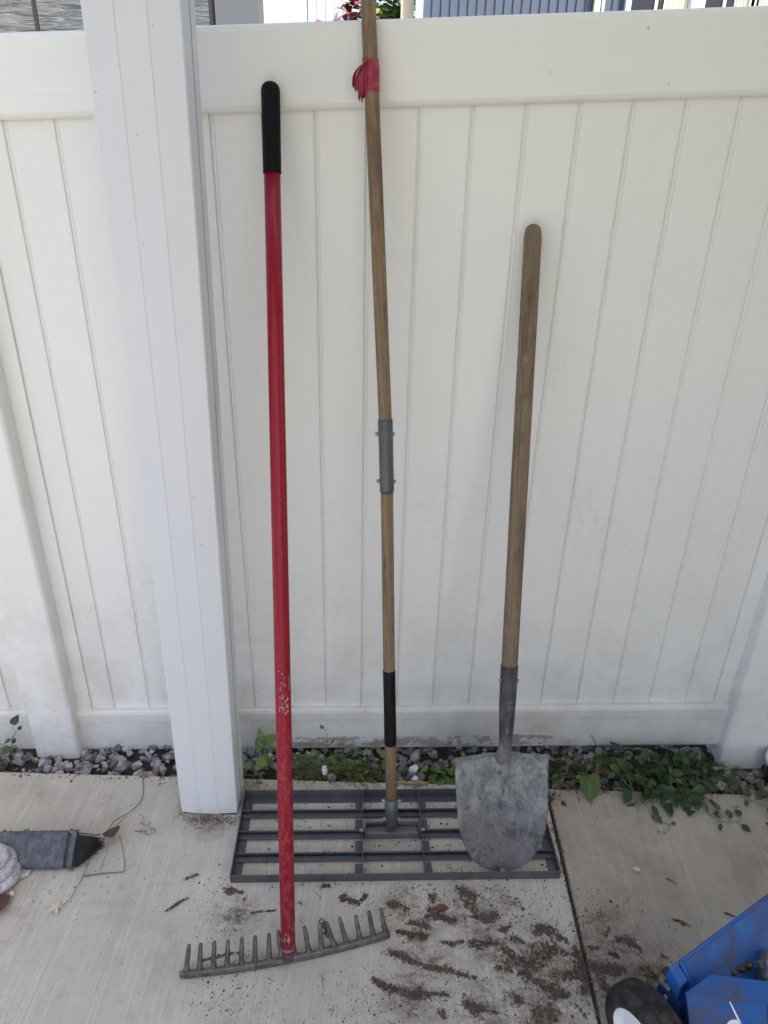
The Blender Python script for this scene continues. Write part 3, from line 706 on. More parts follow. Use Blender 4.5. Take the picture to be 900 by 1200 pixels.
for (i, j), f_ in cells.items():
    x, y = i*CELL, j*CELL
    if SEAM-.005 < x < SEAM+.003: continue
    n_ = noise.noise((x*40, y*40, 7.7))*.40+noise.noise((x*130, y*130, 2.2))*.45+noise.noise((x*340, y*340, 1.2))*.50
    if f_*.90+n_*1.35 > .72: b.f.append((fvert(i, j), fvert(i+1, j), fvert(i+1, j+1), fvert(i, j+1)))
for pl in SM:
    for k in range(max(1, len(pl)-1)):
        p = pl[k]; q = pl[min(k+1, len(pl)-1)]
        ln = math.hypot(q[0]-p[0], q[1]-p[1]); rr = (p[2]+q[2])/2
        area = ln*rr*1.6+2.2*rr*rr
        n = int(area*(8.0e5 if rr < .0135 else 5.6e5)/4)
        for _ in range(n):
            t = r3.random(); r = p[2]+(q[2]-p[2])*t
            x = p[0]+(q[0]-p[0])*t+r3.gauss(0, .46)*r; y = p[1]+(q[1]-p[1])*t+r3.gauss(0, .40)*r
            if noise.noise((x*70, y*70, 3.3))+.55*noise.noise((x*160, y*160, 1)) < -.12+ (.15 if rr > .015 else 0): continue
            s_ = abs(r3.gauss(0, 1)); size = .0004+.0007*s_+(.0022*r3.random() if r3.random() < .07 else 0)
            if SEAM-.004 < x < SEAM+.004: continue
            b.crumb((x, y, .0012), size, r3.uniform(.3, .75))
# crumbs scattered thinly round the smears
for _ in range(9000):
    x = r3.uniform(-.42, .66); y = r3.uniform(-.80, -.46)
    d_ = noise.noise((x*6, y*6, 0.5))+(.35 if x > .05 else 0)-(.1 if x < -.2 else 0)
    if r3.random() > .16+.8*d_: continue
    b.crumb((x, y, .0012), .0004+.0007*abs(r3.gauss(0, 1))+(.0012 if r3.random() < .05 else 0), .6)
for _ in range(520):           # inside the steel grid and round the column foot
    x = r3.uniform(-.3, .4); y = r3.uniform(-.45, -.23); b.crumb((x, y, .001), .0007+.0011*abs(r3.gauss(0, 1)), .6)
for _ in range(160):
    b.crumb((r3.gauss(-.42, .045), r3.gauss(-.302, .008), .001), .0006+.0009*abs(r3.gauss(0, 1)), .5)
for _ in range(140):
    b.crumb((r3.gauss(-.78, .12), r3.gauss(-.47, .05), .001), .0005+.0007*abs(r3.gauss(0, 1)), .5)
for _ in range(420):           # dirt caught along the joint
    y = r3.uniform(-.85, -.17); b.crumb((SEAM+r3.gauss(0, .0045), y, .0005), .0007+.0010*abs(r3.gauss(0, 1)), .5)
for _ in range(500):
    b.crumb((r3.uniform(-1.3, 1.3), -.168-abs(r3.gauss(0, .012)), .001), .0007+.0012*abs(r3.gauss(0, 1)), .5)
kind(obj('spilt_soil', b, m_crumb, recalc=False), 'stuff')
m_grav = island_mat('grey_gravel', ((0., (.12, .12, .13)), (.35, (.24, .24, .26)), (.7, (.38, .38, .39)), (.93, (.52, .51, .50)), (1., (.46, .35, .23))), .75, 90, .45, .3, .5)
b = MB()
for _ in range(1150):
    x = rnd.uniform(-1.3, 1.3); y = rnd.uniform(-.150, .02); r = rnd.choice((rnd.uniform(.008, .012), rnd.uniform(.012, .020), rnd.uniform(.014, .020)))
    if .957 < x < 1.08 and y > -.058 or -.99 < x < -.862 and y > -.058: continue
    b.rock((x, y, bedz(x)+rnd.uniform(-.002, .014)), r, (1, rnd.uniform(.7, 1), rnd.uniform(.6, .95)), .04, src=rnd.choice(STONES))
kind(obj('gravel', b, m_grav, recalc=False), 'stuff')
m_litter = island_mat('dry_plant_litter', ((0., (.10, .065, .035)), (.5, (.22, .16, .09)), (.8, (.34, .27, .16)), (1., (.12, .13, .05))), .9, 80, .3, .2, .2)
b = MB(); r4 = random.Random(5)
def twig(b, x, y, z, ln, a, r, bend=.3):
    P = []; 
    for i in range(5):
        P.append((x, y, z+.002*math.sin(i*.8))); x += ln/4*math.cos(a); y += ln/4*math.sin(a); a += r4.uniform(-bend, bend)
    b.tube(P, [r, r, r*.9, r*.8, r*.5], 5)
for _ in range(70): twig(b, r4.uniform(.44, 1.15), -.166-abs(r4.gauss(0, .03)), .003, r4.uniform(.015, .05), r4.uniform(0, 6.3), r4.uniform(.0005, .0011))
for _ in range(60): twig(b, r4.uniform(-.25, .02), r4.uniform(-.165, -.07), bedz(0)+r4.uniform(.02, .06), r4.uniform(.03, .07), r4.uniform(0, 6.3), r4.uniform(.0005, .0010))
for _ in range(90): twig(b, r4.uniform(.46, .92), r4.uniform(-.165, -.05), bedz(.7)+r4.uniform(.03, .085), r4.uniform(.03, .08), r4.uniform(0, 6.3), r4.uniform(.0007, .0014))
for _ in range(45): twig(b, r4.uniform(.955, 1.15), r4.uniform(-.17, -.10), bedz(1)+.03+r4.uniform(0, .02), r4.uniform(.02, .05), r4.uniform(0, 6.3), r4.uniform(.0007, .0014))
for _ in range(40): twig(b, r4.gauss(-.43, .035), r4.gauss(-.305, .010), .002, r4.uniform(.01, .025), r4.uniform(0, 6.3), .0006)
for _ in range(60): twig(b, r4.uniform(-.3, .7), r4.uniform(-.8, -.46), .002, r4.uniform(.008, .03), r4.uniform(0, 6.3), .0005)
for _ in range(36): twig(b, r4.gauss(.572, .022), r4.gauss(-.655, .014), .005, r4.uniform(.01, .03), r4.uniform(0, 6.3), .0007)
for _ in range(26): twig(b, r4.gauss(.375, .025), r4.gauss(-.66, .012), .004, r4.uniform(.01, .03), r4.uniform(0, 6.3), .0006)
for _ in range(30): twig(b, SEAM+r4.gauss(0, .006), r4.uniform(-.75, -.17), .002, r4.uniform(.01, .03), r4.uniform(0, 6.3), .0005)
for _ in range(16): twig(b, r4.gauss(-.575, .012), r4.gauss(-.335, .012), .002, r4.uniform(.008, .022), r4.uniform(0, 6.3), .0007)
for _ in range(18): twig(b, r4.gauss(-.505, .006), r4.uniform(-.30, -.24), .002, r4.uniform(.01, .02), r4.uniform(0, 6.3), .0006)
for _ in range(14): twig(b, r4.gauss(.497, .008), r4.gauss(-.535, .005), .002, r4.uniform(.01, .025), r4.uniform(0, 6.3), .0006)
for _ in range(12): twig(b, r4.gauss(.315, .01), r4.gauss(-.505, .012), .002, r4.uniform(.015, .03), r4.uniform(0, 6.3), .0006)
for _ in range(14): twig(b, r4.gauss(.19, .025), r4.gauss(-.43, .008), .004, r4.uniform(.01, .025), r4.uniform(0, 6.3), .0007)
kind(obj('plant_litter', b, m_litter, recalc=False), 'stuff')

# ------------------------------------------------------------------ weeds
def leaf_mat(name, a, b_, c_):
    m = NT(name, .5, spec=.35)
    col = m.ramp(m.island(), (0., a), (.55, b_), (1., c_))
    v = m.xyz('UV')
    mid = m.ramp(m.math('ABSOLUTE', m.math('SUBTRACT', v[0], .5)), (.02, 1.), (.07, 0.))
    col = m.mix(m.math('MULTIPLY', mid, .35), col, tuple(min(1, x*1.8+.02) for x in b_))
    col = m.mix(m.math('MULTIPLY', m.ramp(m.noise(60, 5, .65), (.5, 0.), (.75, 1.)), .3), col, tuple(x*.55 for x in a))
    m.color(col); m.bump(m.noise(140, 3), .25, .002)
    return m.m
m_leaf = leaf_mat('dark_weed_leaf', (.016, .042, .014), (.030, .066, .020), (.060, .090, .028))
m_leafl = leaf_mat('light_weed_leaf', (.075, .145, .030), (.105, .185, .045), (.150, .200, .060))
m_leafy = leaf_mat('yellow_green_leaf', (.050, .095, .026), (.080, .125, .032), (.150, .150, .040))
m_stem = plain('weed_stem', (.10, .12, .045), .7, 0, .25, 40)
m_stemd = plain('dry_stem', (.17, .15, .075), .8, 0, .25, 40)
HEART = ((0, .30), (.10, .80), (.25, 1.), (.45, .88), (.65, .62), (.82, .34), (.93, .14), (1, .01))
OVAL = ((0, .06), (.12, .52), (.3, .92), (.5, 1.), (.68, .86), (.84, .52), (.95, .2), (1, .01))
def leaf(b, base, direction, nup, ln, wd, shape=OVAL, curl=.25, fold=.25):
    d = Vector(direction).normalized(); n = Vector(nup); n = (n-d*n.dot(d)).normalized(); s_ = d.cross(n)
    o = len(b.v); base = Vector(base); m = len(shape)
    for t, w in shape:
        c = base+d*ln*t+n*(-curl*ln*t*t)
        if shape is HEART and t == 0: pass
        for q in (-1, -.55, 0, .55, 1):
            back = -.10*ln*abs(q) if (shape is HEART and t < .12) else 0
            b.v.append(tuple(c+s_*(q*w*wd*.5)+n*(fold*abs(q)*w*wd*.5)+d*back))
    for i in range(m-1):
        for q in range(4):
            k = len(b.f); a = o+i*5+q; b.f.append((a, a+1, a+6, a+5)); b.sm.add(k)
            b.uv[k] = ((q/4, i/m), ((q+1)/4, i/m), ((q+1)/4, (i+1)/m), (q/4, (i+1)/m))
def rdir(elev, az): return Vector((math.cos(az)*math.cos(elev), math.sin(az)*math.cos(elev), math.sin(elev)))
def weed(name, label, pos, build, lm, sm=None):
    t = thing(name, label, 'weed', pos); fb, sb = MB(), MB(); build(fb, sb)
    obj('foliage', fb, lm, t, recalc=False)
    if sb.v: obj('stem', sb, sm or m_stem, t, recalc=False)
    return t
def vine(fb, sb, pts, n, size, shape=OVAL, r=.0011, rj=.4, petiole=.012, q=None):
    q = q or rnd; P = [Vector(p) for p in pts]; S = []
    for i in range(len(P)-1):
        p0 = P[max(0, i-1)]; p1 = P[i]; p2 = P[i+1]; p3 = P[min(len(P)-1, i+2)]
        for k in range(5):
            t = k/5; S.append(.5*((2*p1)+(p2-p0)*t+(2*p0-5*p1+4*p2-p3)*t*t+(3*p1-p0-3*p2+p3)*t*t*t))
    S.append(P[-1]); sb.tube(S, [r*(1-.5*i/len(S)) for i in range(len(S))], 6)
    for k in range(n):
        t = (k+.7)/n*(len(S)-1); i = min(len(S)-2, int(t)); p = S[i].lerp(S[i+1], t-i); d = (S[i+1]-S[i]).normalized()
        sd = d.cross(Vector((0, 0, 1))).normalized()*(1 if k % 2 else -1)
        pd = (sd*q.uniform(.6, 1.1)+d*q.uniform(.2, .7)+Vector((0, 0, q.uniform(.0, .6)))).normalized()
        e = p+pd*petiole*q.uniform(.5, 1.2); e.z = max(e.z, .004)
        sb.tube([p, e], [r*.6, r*.5], 4)
        ld = (pd+Vector((q.uniform(-rj, rj), q.uniform(-rj, rj), q.uniform(-.4, .05)))).normalized()
        s_ = size*q.uniform(.5, 1.3)
        leaf(fb, e, ld, Vector((q.gauss(0, .55), q.gauss(-.3, .5), 1)), s_, s_*(.85 if shape is HEART else .58), shape, q.uniform(.05, .4), q.uniform(.05, .4))
def clump(fb, sb, c, n, spread, h, size, shape=OVAL, lean_=(0, -.3), q=None):
    q = q or rnd
    for _ in range(n):
        a = q.uniform(0, 6.283); rr = spread*math.sqrt(q.random())
        b0 = Vector((c[0]+rr*math.cos(a)*.6, c[1]+rr*math.sin(a)*.35, c[2])); hh = h*q.uniform(.35, 1.1)
        e = b0+Vector((math.cos(a)*hh*.55+lean_[0]*hh+q.gauss(0, .012), math.sin(a)*hh*.4+lean_[1]*hh, hh))
        m_ = b0.lerp(e, .55)+Vector((0, 0, hh*.14)); sb.tube([b0, m_, e], [.0011, .0009, .0007], 5)
        for k in range(q.choice((1, 2, 2, 3))):
            p = m_.lerp(e, (.3, .7, 1.)[k % 3]); s_ = size*q.uniform(.45, 1.3)
            ld = rdir(q.uniform(-.7, .8), q.uniform(0, 6.283))+Vector((0, -.35, 0))
            leaf(fb, p, ld, Vector((q.gauss(0, .9), q.gauss(-.3, .9), 1)), s_, s_*(.88 if shape is HEART else .56), shape, q.uniform(.05, .45), q.uniform(.05, .4))
def grass(fb, c, n, spread, h, w=.0028, out=.7):
    for _ in range(n):
        a = rnd.uniform(0, 6.283); b0 = Vector((c[0]+rnd.gauss(0, spread), c[1]+rnd.gauss(0, spread*.3), c[2])); hh = h*rnd.uniform(.5, 1.15); o = len(fb.v)
        sd = Vector((-math.sin(a), math.cos(a), 0)); k_ = rnd.uniform(.3, out)*hh*1.3
        for i in range(7):
            t = i/6; p = b0+Vector((math.cos(a)*k_*t*t, math.sin(a)*k_*t*t*.7-.15*hh*t*t, hh*(t-.42*t*t*t*(k_/hh))))
            ww = w*(1-t)**.7*.5+.0002
            for s_ in (-1, 1): fb.v.append(tuple(p+sd*s_*ww))
        for i in range(6): x = o+i*2; fb.f.append((x, x+1, x+3, x+2)); fb.uv[len(fb.f)-1] = ((.3, 0), (.3, 0), (.3, 1), (.3, 1))
zb = bedz
def bl(fb, sb):
    vine(fb, sb, [(-1.045, -.07, zb(-1)+.01), (-1.03, -.075, .025), (-1.012, -.08, .055), (-1.016, -.08, .075)], 4, .024, HEART)
    vine(fb, sb, [(-1.06, -.09, zb(-1)), (-1.055, -.11, .02), (-1.04, -.13, .03)], 3, .026, HEART)
    clump(fb, sb, (-1.07, -.10, zb(-1)), 4, .03, .04, .026, HEART)
weed('bindweed', 'dark green heart leaved weed climbing left of the left fence post', (-1.05, -.08, zb(-1)), bl, m_leaf)
def bl(fb, sb):
    q = random.Random(21)
    vine(fb, sb, [(-.325, -.11, zb(-.3)), (-.325, -.115, .02), (-.318, -.11, .06), (-.322, -.10, .085)], 5, .032, HEART, q=q)
    vine(fb, sb, [(-.335, -.12, zb(-.3)), (-.342, -.135, .01), (-.335, -.15, .03), (-.338, -.16, .045)], 5, .036, HEART, q=q)
    vine(fb, sb, [(-.315, -.12, zb(-.3)), (-.300, -.12, .02), (-.292, -.11, .055), (-.288, -.10, .075)], 4, .026, HEART, q=q)
    vine(fb, sb, [(-.34, -.14, zb(-.3)), (-.345, -.165, .012), (-.335, -.19, .006)], 3, .030, HEART, q=q)
weed('light_bindweed', 'bright light green heart leaved weed against the right side of the column', (-.33, -.12, zb(-.33)), bl, m_leafl)
def bl(fb, sb):
    for x, n in ((-.23, 26), (-.18, 34), (-.13, 50), (-.09, 56), (-.05, 46), (-.01, 26)): grass(fb, (x, -.125, zb(x)+.01), int(n*.8), .026, .100, .0028, 1.2)
    vine(fb, sb, [(-.19, -.12, zb(0)), (-.15, -.09, .04), (-.155, -.06, .085)], 3, .016)
    vine(fb, sb, [(-.10, -.13, zb(0)), (-.07, -.15, .02), (-.03, -.19, .006)], 4, .020)
    clump(fb, sb, (-.105, -.10, zb(0)+.01), 8, .05, .06, .028); clump(fb, sb, (-.02, -.09, zb(0)+.01), 7, .03, .06, .036); clump(fb, sb, (-.20, -.10, zb(0)+.01), 9, .05, .06, .026); clump(fb, sb, (-.06, -.13, zb(0)+.01), 9, .05, .045, .024); clump(fb, sb, (-.15, -.13, zb(0)+.01), 8, .05, .045, .022)
weed('grass_tuft', 'tangled grass and small leaved weeds between the red handle and the tape wrapped handle', (-.1, -.11, zb(-.1)), bl, m_leafy, m_stemd)
def bl(fb, sb):
    clump(fb, sb, (.185, -.115, zb(.2)+.01), 26, .05, .050, .026); clump(fb, sb, (.165, -.145, zb(.2)+.005), 6, .02, .035, .022)
    vine(fb, sb, [(.20, -.09, zb(.2)), (.19, -.07, .04), (.205, -.06, .065), (.225, -.07, .05), (.215, -.08, .03)], 3, .018)
weed('small_weed', 'low bright green weed growing left of the shovel blade by the white stones', (.17, -.12, zb(.17)), bl, m_leafl)
def bl(fb, sb):
    clump(fb, sb, (.47, -.09, zb(.5)), 14, .05, .06, .034, HEART)
    vine(fb, sb, [(.475, -.10, zb(.5)), (.485, -.15, .03), (.475, -.20, .01), (.468, -.215, .006)], 6, .030)
weed('broadleaf_weed', 'small dark weed hanging over the slab edge just right of the shovel blade', (.47, -.10, zb(.47)), bl, m_leaf)
def bl(fb, sb):
    vine(fb, sb, [(.56, -.09, zb(.5)), (.555, -.13, .035), (.553, -.165, .028)], 2, .022)
    leaf(fb, (.556, -.160, .030), (-.08, -1, -.33), (.1, -.35, 1), .062, .058, HEART, .1, .12)
    leaf(fb, (.566, -.150, .032), (.35, -.8, -.1), (-.2, -.2, 1), .036, .030, HEART, .2, .2)
weed('wide_leaf_weed', 'single wide yellow green heart shaped leaf lying over the slab edge', (.555, -.12, zb(.55)), bl, m_leafy)
def bl(fb, sb):
    q = random.Random(8)
    for x, y, n, h, s_ in ((.60, -.08, 7, .07, .026), (.66, -.08, 10, .085, .032), (.71, -.09, 14, .095, .036), (.76, -.09, 14, .095, .034), (.81, -.08, 12, .085, .030), (.85, -.08, 8, .07, .028), (.71, -.14, 10, .055, .040), (.75, -.15, 8, .05, .036)):
        clump(fb, sb, (x, y, zb(x)), n, .06, h, s_, OVAL if q.random() < .5 else HEART, (0, -.45))
    for x in (.52, .58, .63, .70, .74, .78, .83, .88): grass(fb, (x, -.10, zb(x)+.01), 20, .03, .095, .0024, 1.)
    for k in range(9):
        x = q.uniform(.60, .86)
        vine(fb, sb, [(x, -.09, zb(x)+.02), (x+q.uniform(-.02, .03), -.14, .045), (x+q.uniform(-.02, .04), -.19, .018), (x+q.uniform(-.02, .06), -.215, .006)], 6, .032, OVAL, q=q)
weed('weed_clump', 'dense dark green weed clump filling the gap under the fence right of the shovel', (.72, -.10, zb(.72)), bl, m_leaf)
def bl(fb, sb):
    q = random.Random(5)
    vine(fb, sb, [(.58, -.07, zb(.6)+.04), (.62, -.12, .04), (.665, -.19, .02), (.705, -.255, .006)], 4, .020, q=q)
    leaf(fb, (.706, -.250, .007), (.3, -.8, 0), (0, -.2, 1), .030, .018, OVAL, .1, .2)
    vine(fb, sb, [(.715, -.27, .004), (.735, -.285, .005), (.71, -.312, .005)], 2, .018, q=q)
weed('trailing_weed', 'pale thin trailing stem with a few small leaves lying out on the stained slab', (.66, -.19, 0), bl, m_leaf, m_stemd)
def bl(fb, sb):
    q = random.Random(9)
    vine(fb, sb, [(.87, -.13, .02), (.865, -.18, .025), (.84, -.225, .012), (.86, -.262, .006), (.90, -.268, .006), (.925, -.262, .006)], 9, .034, q=q)
    vine(fb, sb, [(.90, -.12, .02), (.935, -.165, .03), (.955, -.195, .016), (.99, -.215, .012), (1.03, -.222, .008)], 7, .034, q=q)
    vine(fb, sb, [(.85, -.14, .03), (.835, -.19, .02), (.825, -.24, .006)], 4, .042, q=q)
    clump(fb, sb, (.90, -.10, zb(.9)+.02), 16, .05, .06, .030, q=q); clump(fb, sb, (.87, -.06, zb(.9)+.02), 9, .04, .06, .026, q=q)
weed('oval_leaf_vine', 'oval leaved vine trailing over the slab in front of the right fence post', (.92, -.17, 0), bl, m_leaf)

# ------------------------------------------------------------------ stones, dry leaves and stalks one can tell apart
m_white = NT('white_stone', .7); m_white.color(m_white.mix(m_white.ramp(m_white.noise(70, 6, .7), (.56, 0.), (.66, 1.)), (.74, .71, .68), (.30, .24, .19))); m_white.bump(m_white.noise(90, 5), .6, .003)
def stone(label, c, r, sq, seed, m=None):
    rnd.seed(seed); b = MB(); b.rock(c, r, sq, .05, src=STONES[seed]); o = obj('white_stone', b, m or m_white.m, None, recalc=False); return tag(o, label, 'stone')
stone('rounded white stone with brown specks resting on the gravel beside the wooden handle', (.090, -.112, -.004), .0185, (1, .85, .85), 3)
stone('flat white stone touching the slab edge, just in front of the rounded white stone', (.096, -.148, -.004), .019, (1.2, .75, .6), 4)
stone('pale grey white stone half hidden in grass right of the red handle', (-.150, -.135, .002), .018, (1.3, .75, .7), 6, m_white.m)
b = MB(); b.rock((-.130, -.160, .008), .014, (1, 1, .85), .1); tag(obj('grey_stone', b, plain('smooth_grey_stone', (.17, .165, .155), .7, 0, .5, 60), None), 'smooth grey pebble on the slab edge beside the grass tuft right of the red handle', 'stone')
b = MB(); b.rock((-.823, -.520, .006), .0068, (1, 1, .95), .1); tag(obj('pebble', b, plain('cream_pebble', (.52, .46, .36), .7, 0, .2, 60), None), 'small cream pebble on the slab in front of the coiled cloth', 'pebble')
rnd.seed(77)
m_bark = island_mat('pale_bark', ((0., (.30, .20, .12)), (1., (.42, .30, .20))), .9, 90, .5, .2, .5)
b = MB()
for k in range(6):
    x = .052+k*.012; b.box(-.014, .014, -.004, .004, 0, .002, Matrix.Translation((x, -.171+rnd.uniform(-.004, .004), .003+.002*(k % 2))) @ Matrix.Rotation(rnd.uniform(-.5, .5), 4, 'Z') @ Matrix.Rotation(rnd.uniform(-.2, .2), 4, 'Y'))
tag(obj('bark_piece', b, m_bark), 'flaky pale brown strip of bark on the slab edge behind the steel grid', 'bark')
m_brown = island_mat('brown_dry_leaf', ((0., (.095, .045, .03)), (1., (.13, .062, .04))), .7, 60, .5, .3, .5)
def dry_leaf(label, p, d, ln, wd, curl, fold, name='dry_leaf', m=None):
    b = MB(); leaf(b, p, d, (.1, -.4, 1), ln, wd, OVAL, curl, fold); return tag(obj(name, b, m or m_brown, None, recalc=False), label, 'leaf')
dry_leaf('curled brown dead leaf caught on the green stalk beside the black bristles', (-.660, -.345, .012), (.5, -.8, -.05), .042, .042, -.45, .55)
dry_leaf('small crumpled rust brown dead leaf among the soil below the grid', (.126, -.527, .008), (1, -.08, 0), .034, .018, -.4, .6)
dry_leaf('dark reddish brown dead leaf at the left edge of the photo below the coiled cloth', (-.848, -.520, .005), (.35, -.85, -.03), .058, .046, -.2, .3)
dry_leaf('tiny brown dead leaf lying on the slab below the oval leaved vine', (.985, -.265, .003), (.7, -.6, 0), .016, .009, .2, .5)
m_cream = plain('pale_petal', (.55, .50, .36), .8, 0, .25, 90)
b = MB(); leaf(b, (.606, -.408, .004), (.8, -.5, 0), (0, -.2, 1), .018, .012, OVAL, -.3, .5); tag(obj('pale_petal', b, m_cream, None, recalc=False), 'pale yellow petal lying alone on the stained right hand slab', 'petal')
b = MB()
for a in (0.3, 1.5, 2.6, 3.9, 5.2): leaf(b, (-.712, -.549, .004), (math.cos(a), math.sin(a), .3), (0, 0, 1), .016, .009, OVAL, .3, .3)
tag(obj('withered_flower', b, m_cream, None, recalc=False), 'withered pale yellow flower at the lower end of the dry stalk', 'flower')
def stalk(label, pts, r, m, name='dry_stalk'):
    fb = MB(); sb = MB(); vine(fb, sb, pts, 0, .01, r=r); return tag(obj(name, sb, m, None, recalc=False), label, 'stalk')
stalk('long thin dry stalk running from the gravel past the bristles towards the photo bottom', [(-0.6442, -0.151, 0.012), (-0.6213, -0.217, 0.006), (-0.6167, -0.2529, 0.004), (-0.6281, -0.2855, 0.008), (-0.643, -0.2991, 0.006), (-0.6631, -0.328, 0.01), (-0.6673, -0.3752, 0.012), (-0.6794, -0.4205, 0.01), (-0.6825, -0.4701, 0.004), (-0.6844, -0.5004, 0.006), (-0.6902, -0.5339, 0.006), (-0.7080, -0.5480, 0.005)], .0014, m_stemd)
stalk('bent green stalk forming a corner right of the brown dead leaf', [(-0.6825, -0.4701, 0.004), (-0.6399, -0.4622, 0.004), (-0.600, -0.4572, 0.004), (-0.5925, -0.4540, 0.004), (-0.5985, -0.4317, 0.005), (-0.6185, -0.3904, 0.006), (-0.6345, -0.362, 0.006)], .0014, m_stem)
stalk('thin straight straw crossing over the brown dead leaf', [(-0.636, -0.3023, 0.008), (-0.6489, -0.3624, 0.024), (-0.6485, -0.4102, 0.01), (-0.6501, -0.4558, 0.003)], .0010, m_stemd)
stalk('short brown twig on the stained slab nearest the blue machine', [(.782, -.514, .003), (.792, -.519, .004), (.802, -.523, .003)], .0022, m_brown, 'twig')
stalk('thin brown twig on the slab left of the short twig by the blue machine', [(.664, -.533, .003), (.680, -.540, .004), (.694, -.550, .003)], .0016, m_brown, 'twig')
stalk('dark twig on the stained slab below the pale petal', [(.678, -.432, .003), (.687, -.438, .005), (.696, -.447, .003)], .0016, m_brown, 'twig')

# ------------------------------------------------------------------ hand brush and cloth at the left edge
m_plast = NT('dusty_grey_plastic', .6)
m_plast.color(m_plast.mix(m_plast.ramp(m_plast.noise(45, 7, .7), (.36, 0.), (.66, 1.)), (.036, .041, .054), (.125, .13, .145))); m_plast.bump(m_plast.math('ADD', m_plast.noise(150, 4), m_plast.math('MULTIPLY', m_plast.noise(22, 6, .7), 1.6)), .6, .004)
brush = thing('hand_brush', 'dusty dark grey brush head with black bristles lying on the slab at the left edge', 'brush', (-.80, -.415, 0))
MB_ = Matrix.Translation((-.80, -.425, .004)) @ Matrix.Rotation(R(3), 4, 'Z')
PRF = [(-.034, 0), (-.034, .012), (-.031, .016), (.022, .056), (.028, .057), (.032, .053), (.032, 0)]
def brush_prism(b, xa, xb, g=0.):
    b.prism([(y+(g if y > 0 else -g), z+(g if z > 0 else 0)) for y, z in PRF], lambda y, z: MB_ @ Vector((xa, y, z)), lambda y, z: MB_ @ Vector((xb, y, z)))
b = MB(); brush_prism(b, -.19, .066); obj('body', b, m_plast.m, brush, bevel=.003)
b = MB(); brush_prism(b, .0665, .0735, -.004); obj('collar', b, plain('black_plastic', (.02, .02, .022), .5), brush)
b = MB(); brush_prism(b, .074, .086, .0015); obj('end_band', b, m_plast.m, brush, bevel=.002)
b = MB()
for _ in range(900):
    y0_ = rnd.uniform(-.030, .028); z0_ = rnd.uniform(.003, .010+.040*(y0_+.030)/.058); l_ = (.020+.040*(y0_+.030)/.058)*rnd.uniform(.72, 1.12)
    p = MB_ @ Vector((.084, y0_, z0_)); q = MB_ @ Vector((.084+l_*.6, y0_*.95+rnd.gauss(0, .001), z0_*.92)); e = MB_ @ Vector((.084+l_, y0_*.72+.008+rnd.gauss(0, .0045), max(.001, z0_*.75+rnd.gauss(0, .005))))
    b.tube([p, q, e], [.0009, .0008, .0003], 4, cap=False)
bb = MB(); r7 = random.Random(2)
for _ in range(30):
    x_ = r7.uniform(-.10, .09); bb.crumb(tuple(MB_ @ Vector((x_, .029+r7.gauss(0, .002), .0565))), .0008+.0014*abs(r7.gauss(0, 1)), .9)
kind(obj('dirt_scraps', bb, m_crumb, brush, recalc=False), 'stuff')
obj('bristles', b, plain('black_bristle', (.008, .008, .010), .5), brush, recalc=False)
m_cloth = NT('grey_white_terry_cloth', .95, spec=.1)
m_cloth.color(m_cloth.mix(m_cloth.ramp(m_cloth.noise(120, 5, .7), (.34, 0.), (.62, 1.)), (.30, .30, .32), (.54, .54, .56)))
m_cloth.bump(m_cloth.math('ADD', m_cloth.voro(330), m_cloth.noise(160, 4)), .8, .0022)
cl = thing('coiled_cloth', 'coiled grubby grey white cloth at the left edge in front of the brush head', 'cloth', (-.865, -.478, 0))
b = MB()
def loop(b, c, rx, ry, r, z, a0, a1, n=40, tilt=0., ph=0.):
    P = []; RR = []
    for i in range(n+1):
        a = a0+(a1-a0)*i/n; w = noise.noise((a*1.3+ph, ph, 0))
        P.append((c[0]+rx*math.cos(a)*(1+.06*w), c[1]+ry*math.sin(a)*(1+.06*w), max(r*.8, z+tilt*math.cos(a)+.003*w))); RR.append(r*(1+.05*noise.noise((a*3+ph, 1, 0))))
    b.tube(P, RR, 14, round0=True, round1=True)
loop(b, (-.880, -.478), .044, .042, .0135, .013, -2.9, 2.6, ph=1)
loop(b, (-.882, -.472), .037, .038, .0130, .033, -1.8, 3.6, ph=4)
loop(b, (-.884, -.468), .025, .028, .0120, .050, -2.2, 3.2, ph=8)
obj('coil', b, m_cloth.m, cl)
b = MB(); nx, ny = 14, 10
for i in range(nx+1):
    for j in range(ny+1):
        u, v = i/nx, j/ny
        x = -.870+.064*u; y = -.515+.050*v+(.034*u); k = 1-max(0, u-.6)*1.2
        y = -.462+(y+.462)*k
        b.v.append((x, y, .005+.006*noise.noise((u*3, v*3, 2))+.010*(1-u)))
for i in range(nx):
    for j in range(ny): a = i*(ny+1)+j; b.sm.add(len(b.f)); b.f.append((a, a+ny+1, a+ny+2, a+1))
fl = obj('loose_end', b, m_cloth.m, cl, recalc=False); so = fl.modifiers.new('thick', 'SOLIDIFY'); so.thickness = .006
# black pot with a white rim beyond the right post
pot = thing('black_pot', 'small black pot with a white rim cut off by the frame at the right post', 'pot', (1.100, -.108, 0))
pm = plain('black_pot_plastic', (.012, .012, .014), .45)
b = MB().lathe([(-.03, .0), (-.03, .042), (.045, .047), (.046, .045), (-.02, .04), (-.02, 0)], (1.100, -.108, .0), (0, 0, 1), 32); obj('pot_body', b, pm, pot)
b = MB().lathe([(.046, .044), (.0465, .052), (.062, .0525), (.064, .049), (.062, .045), (.048, .044)], (1.100, -.108, .0), (0, 0, 1), 32); obj('rim', b, plain('white_plastic', (.7, .7, .72), .4), pot)

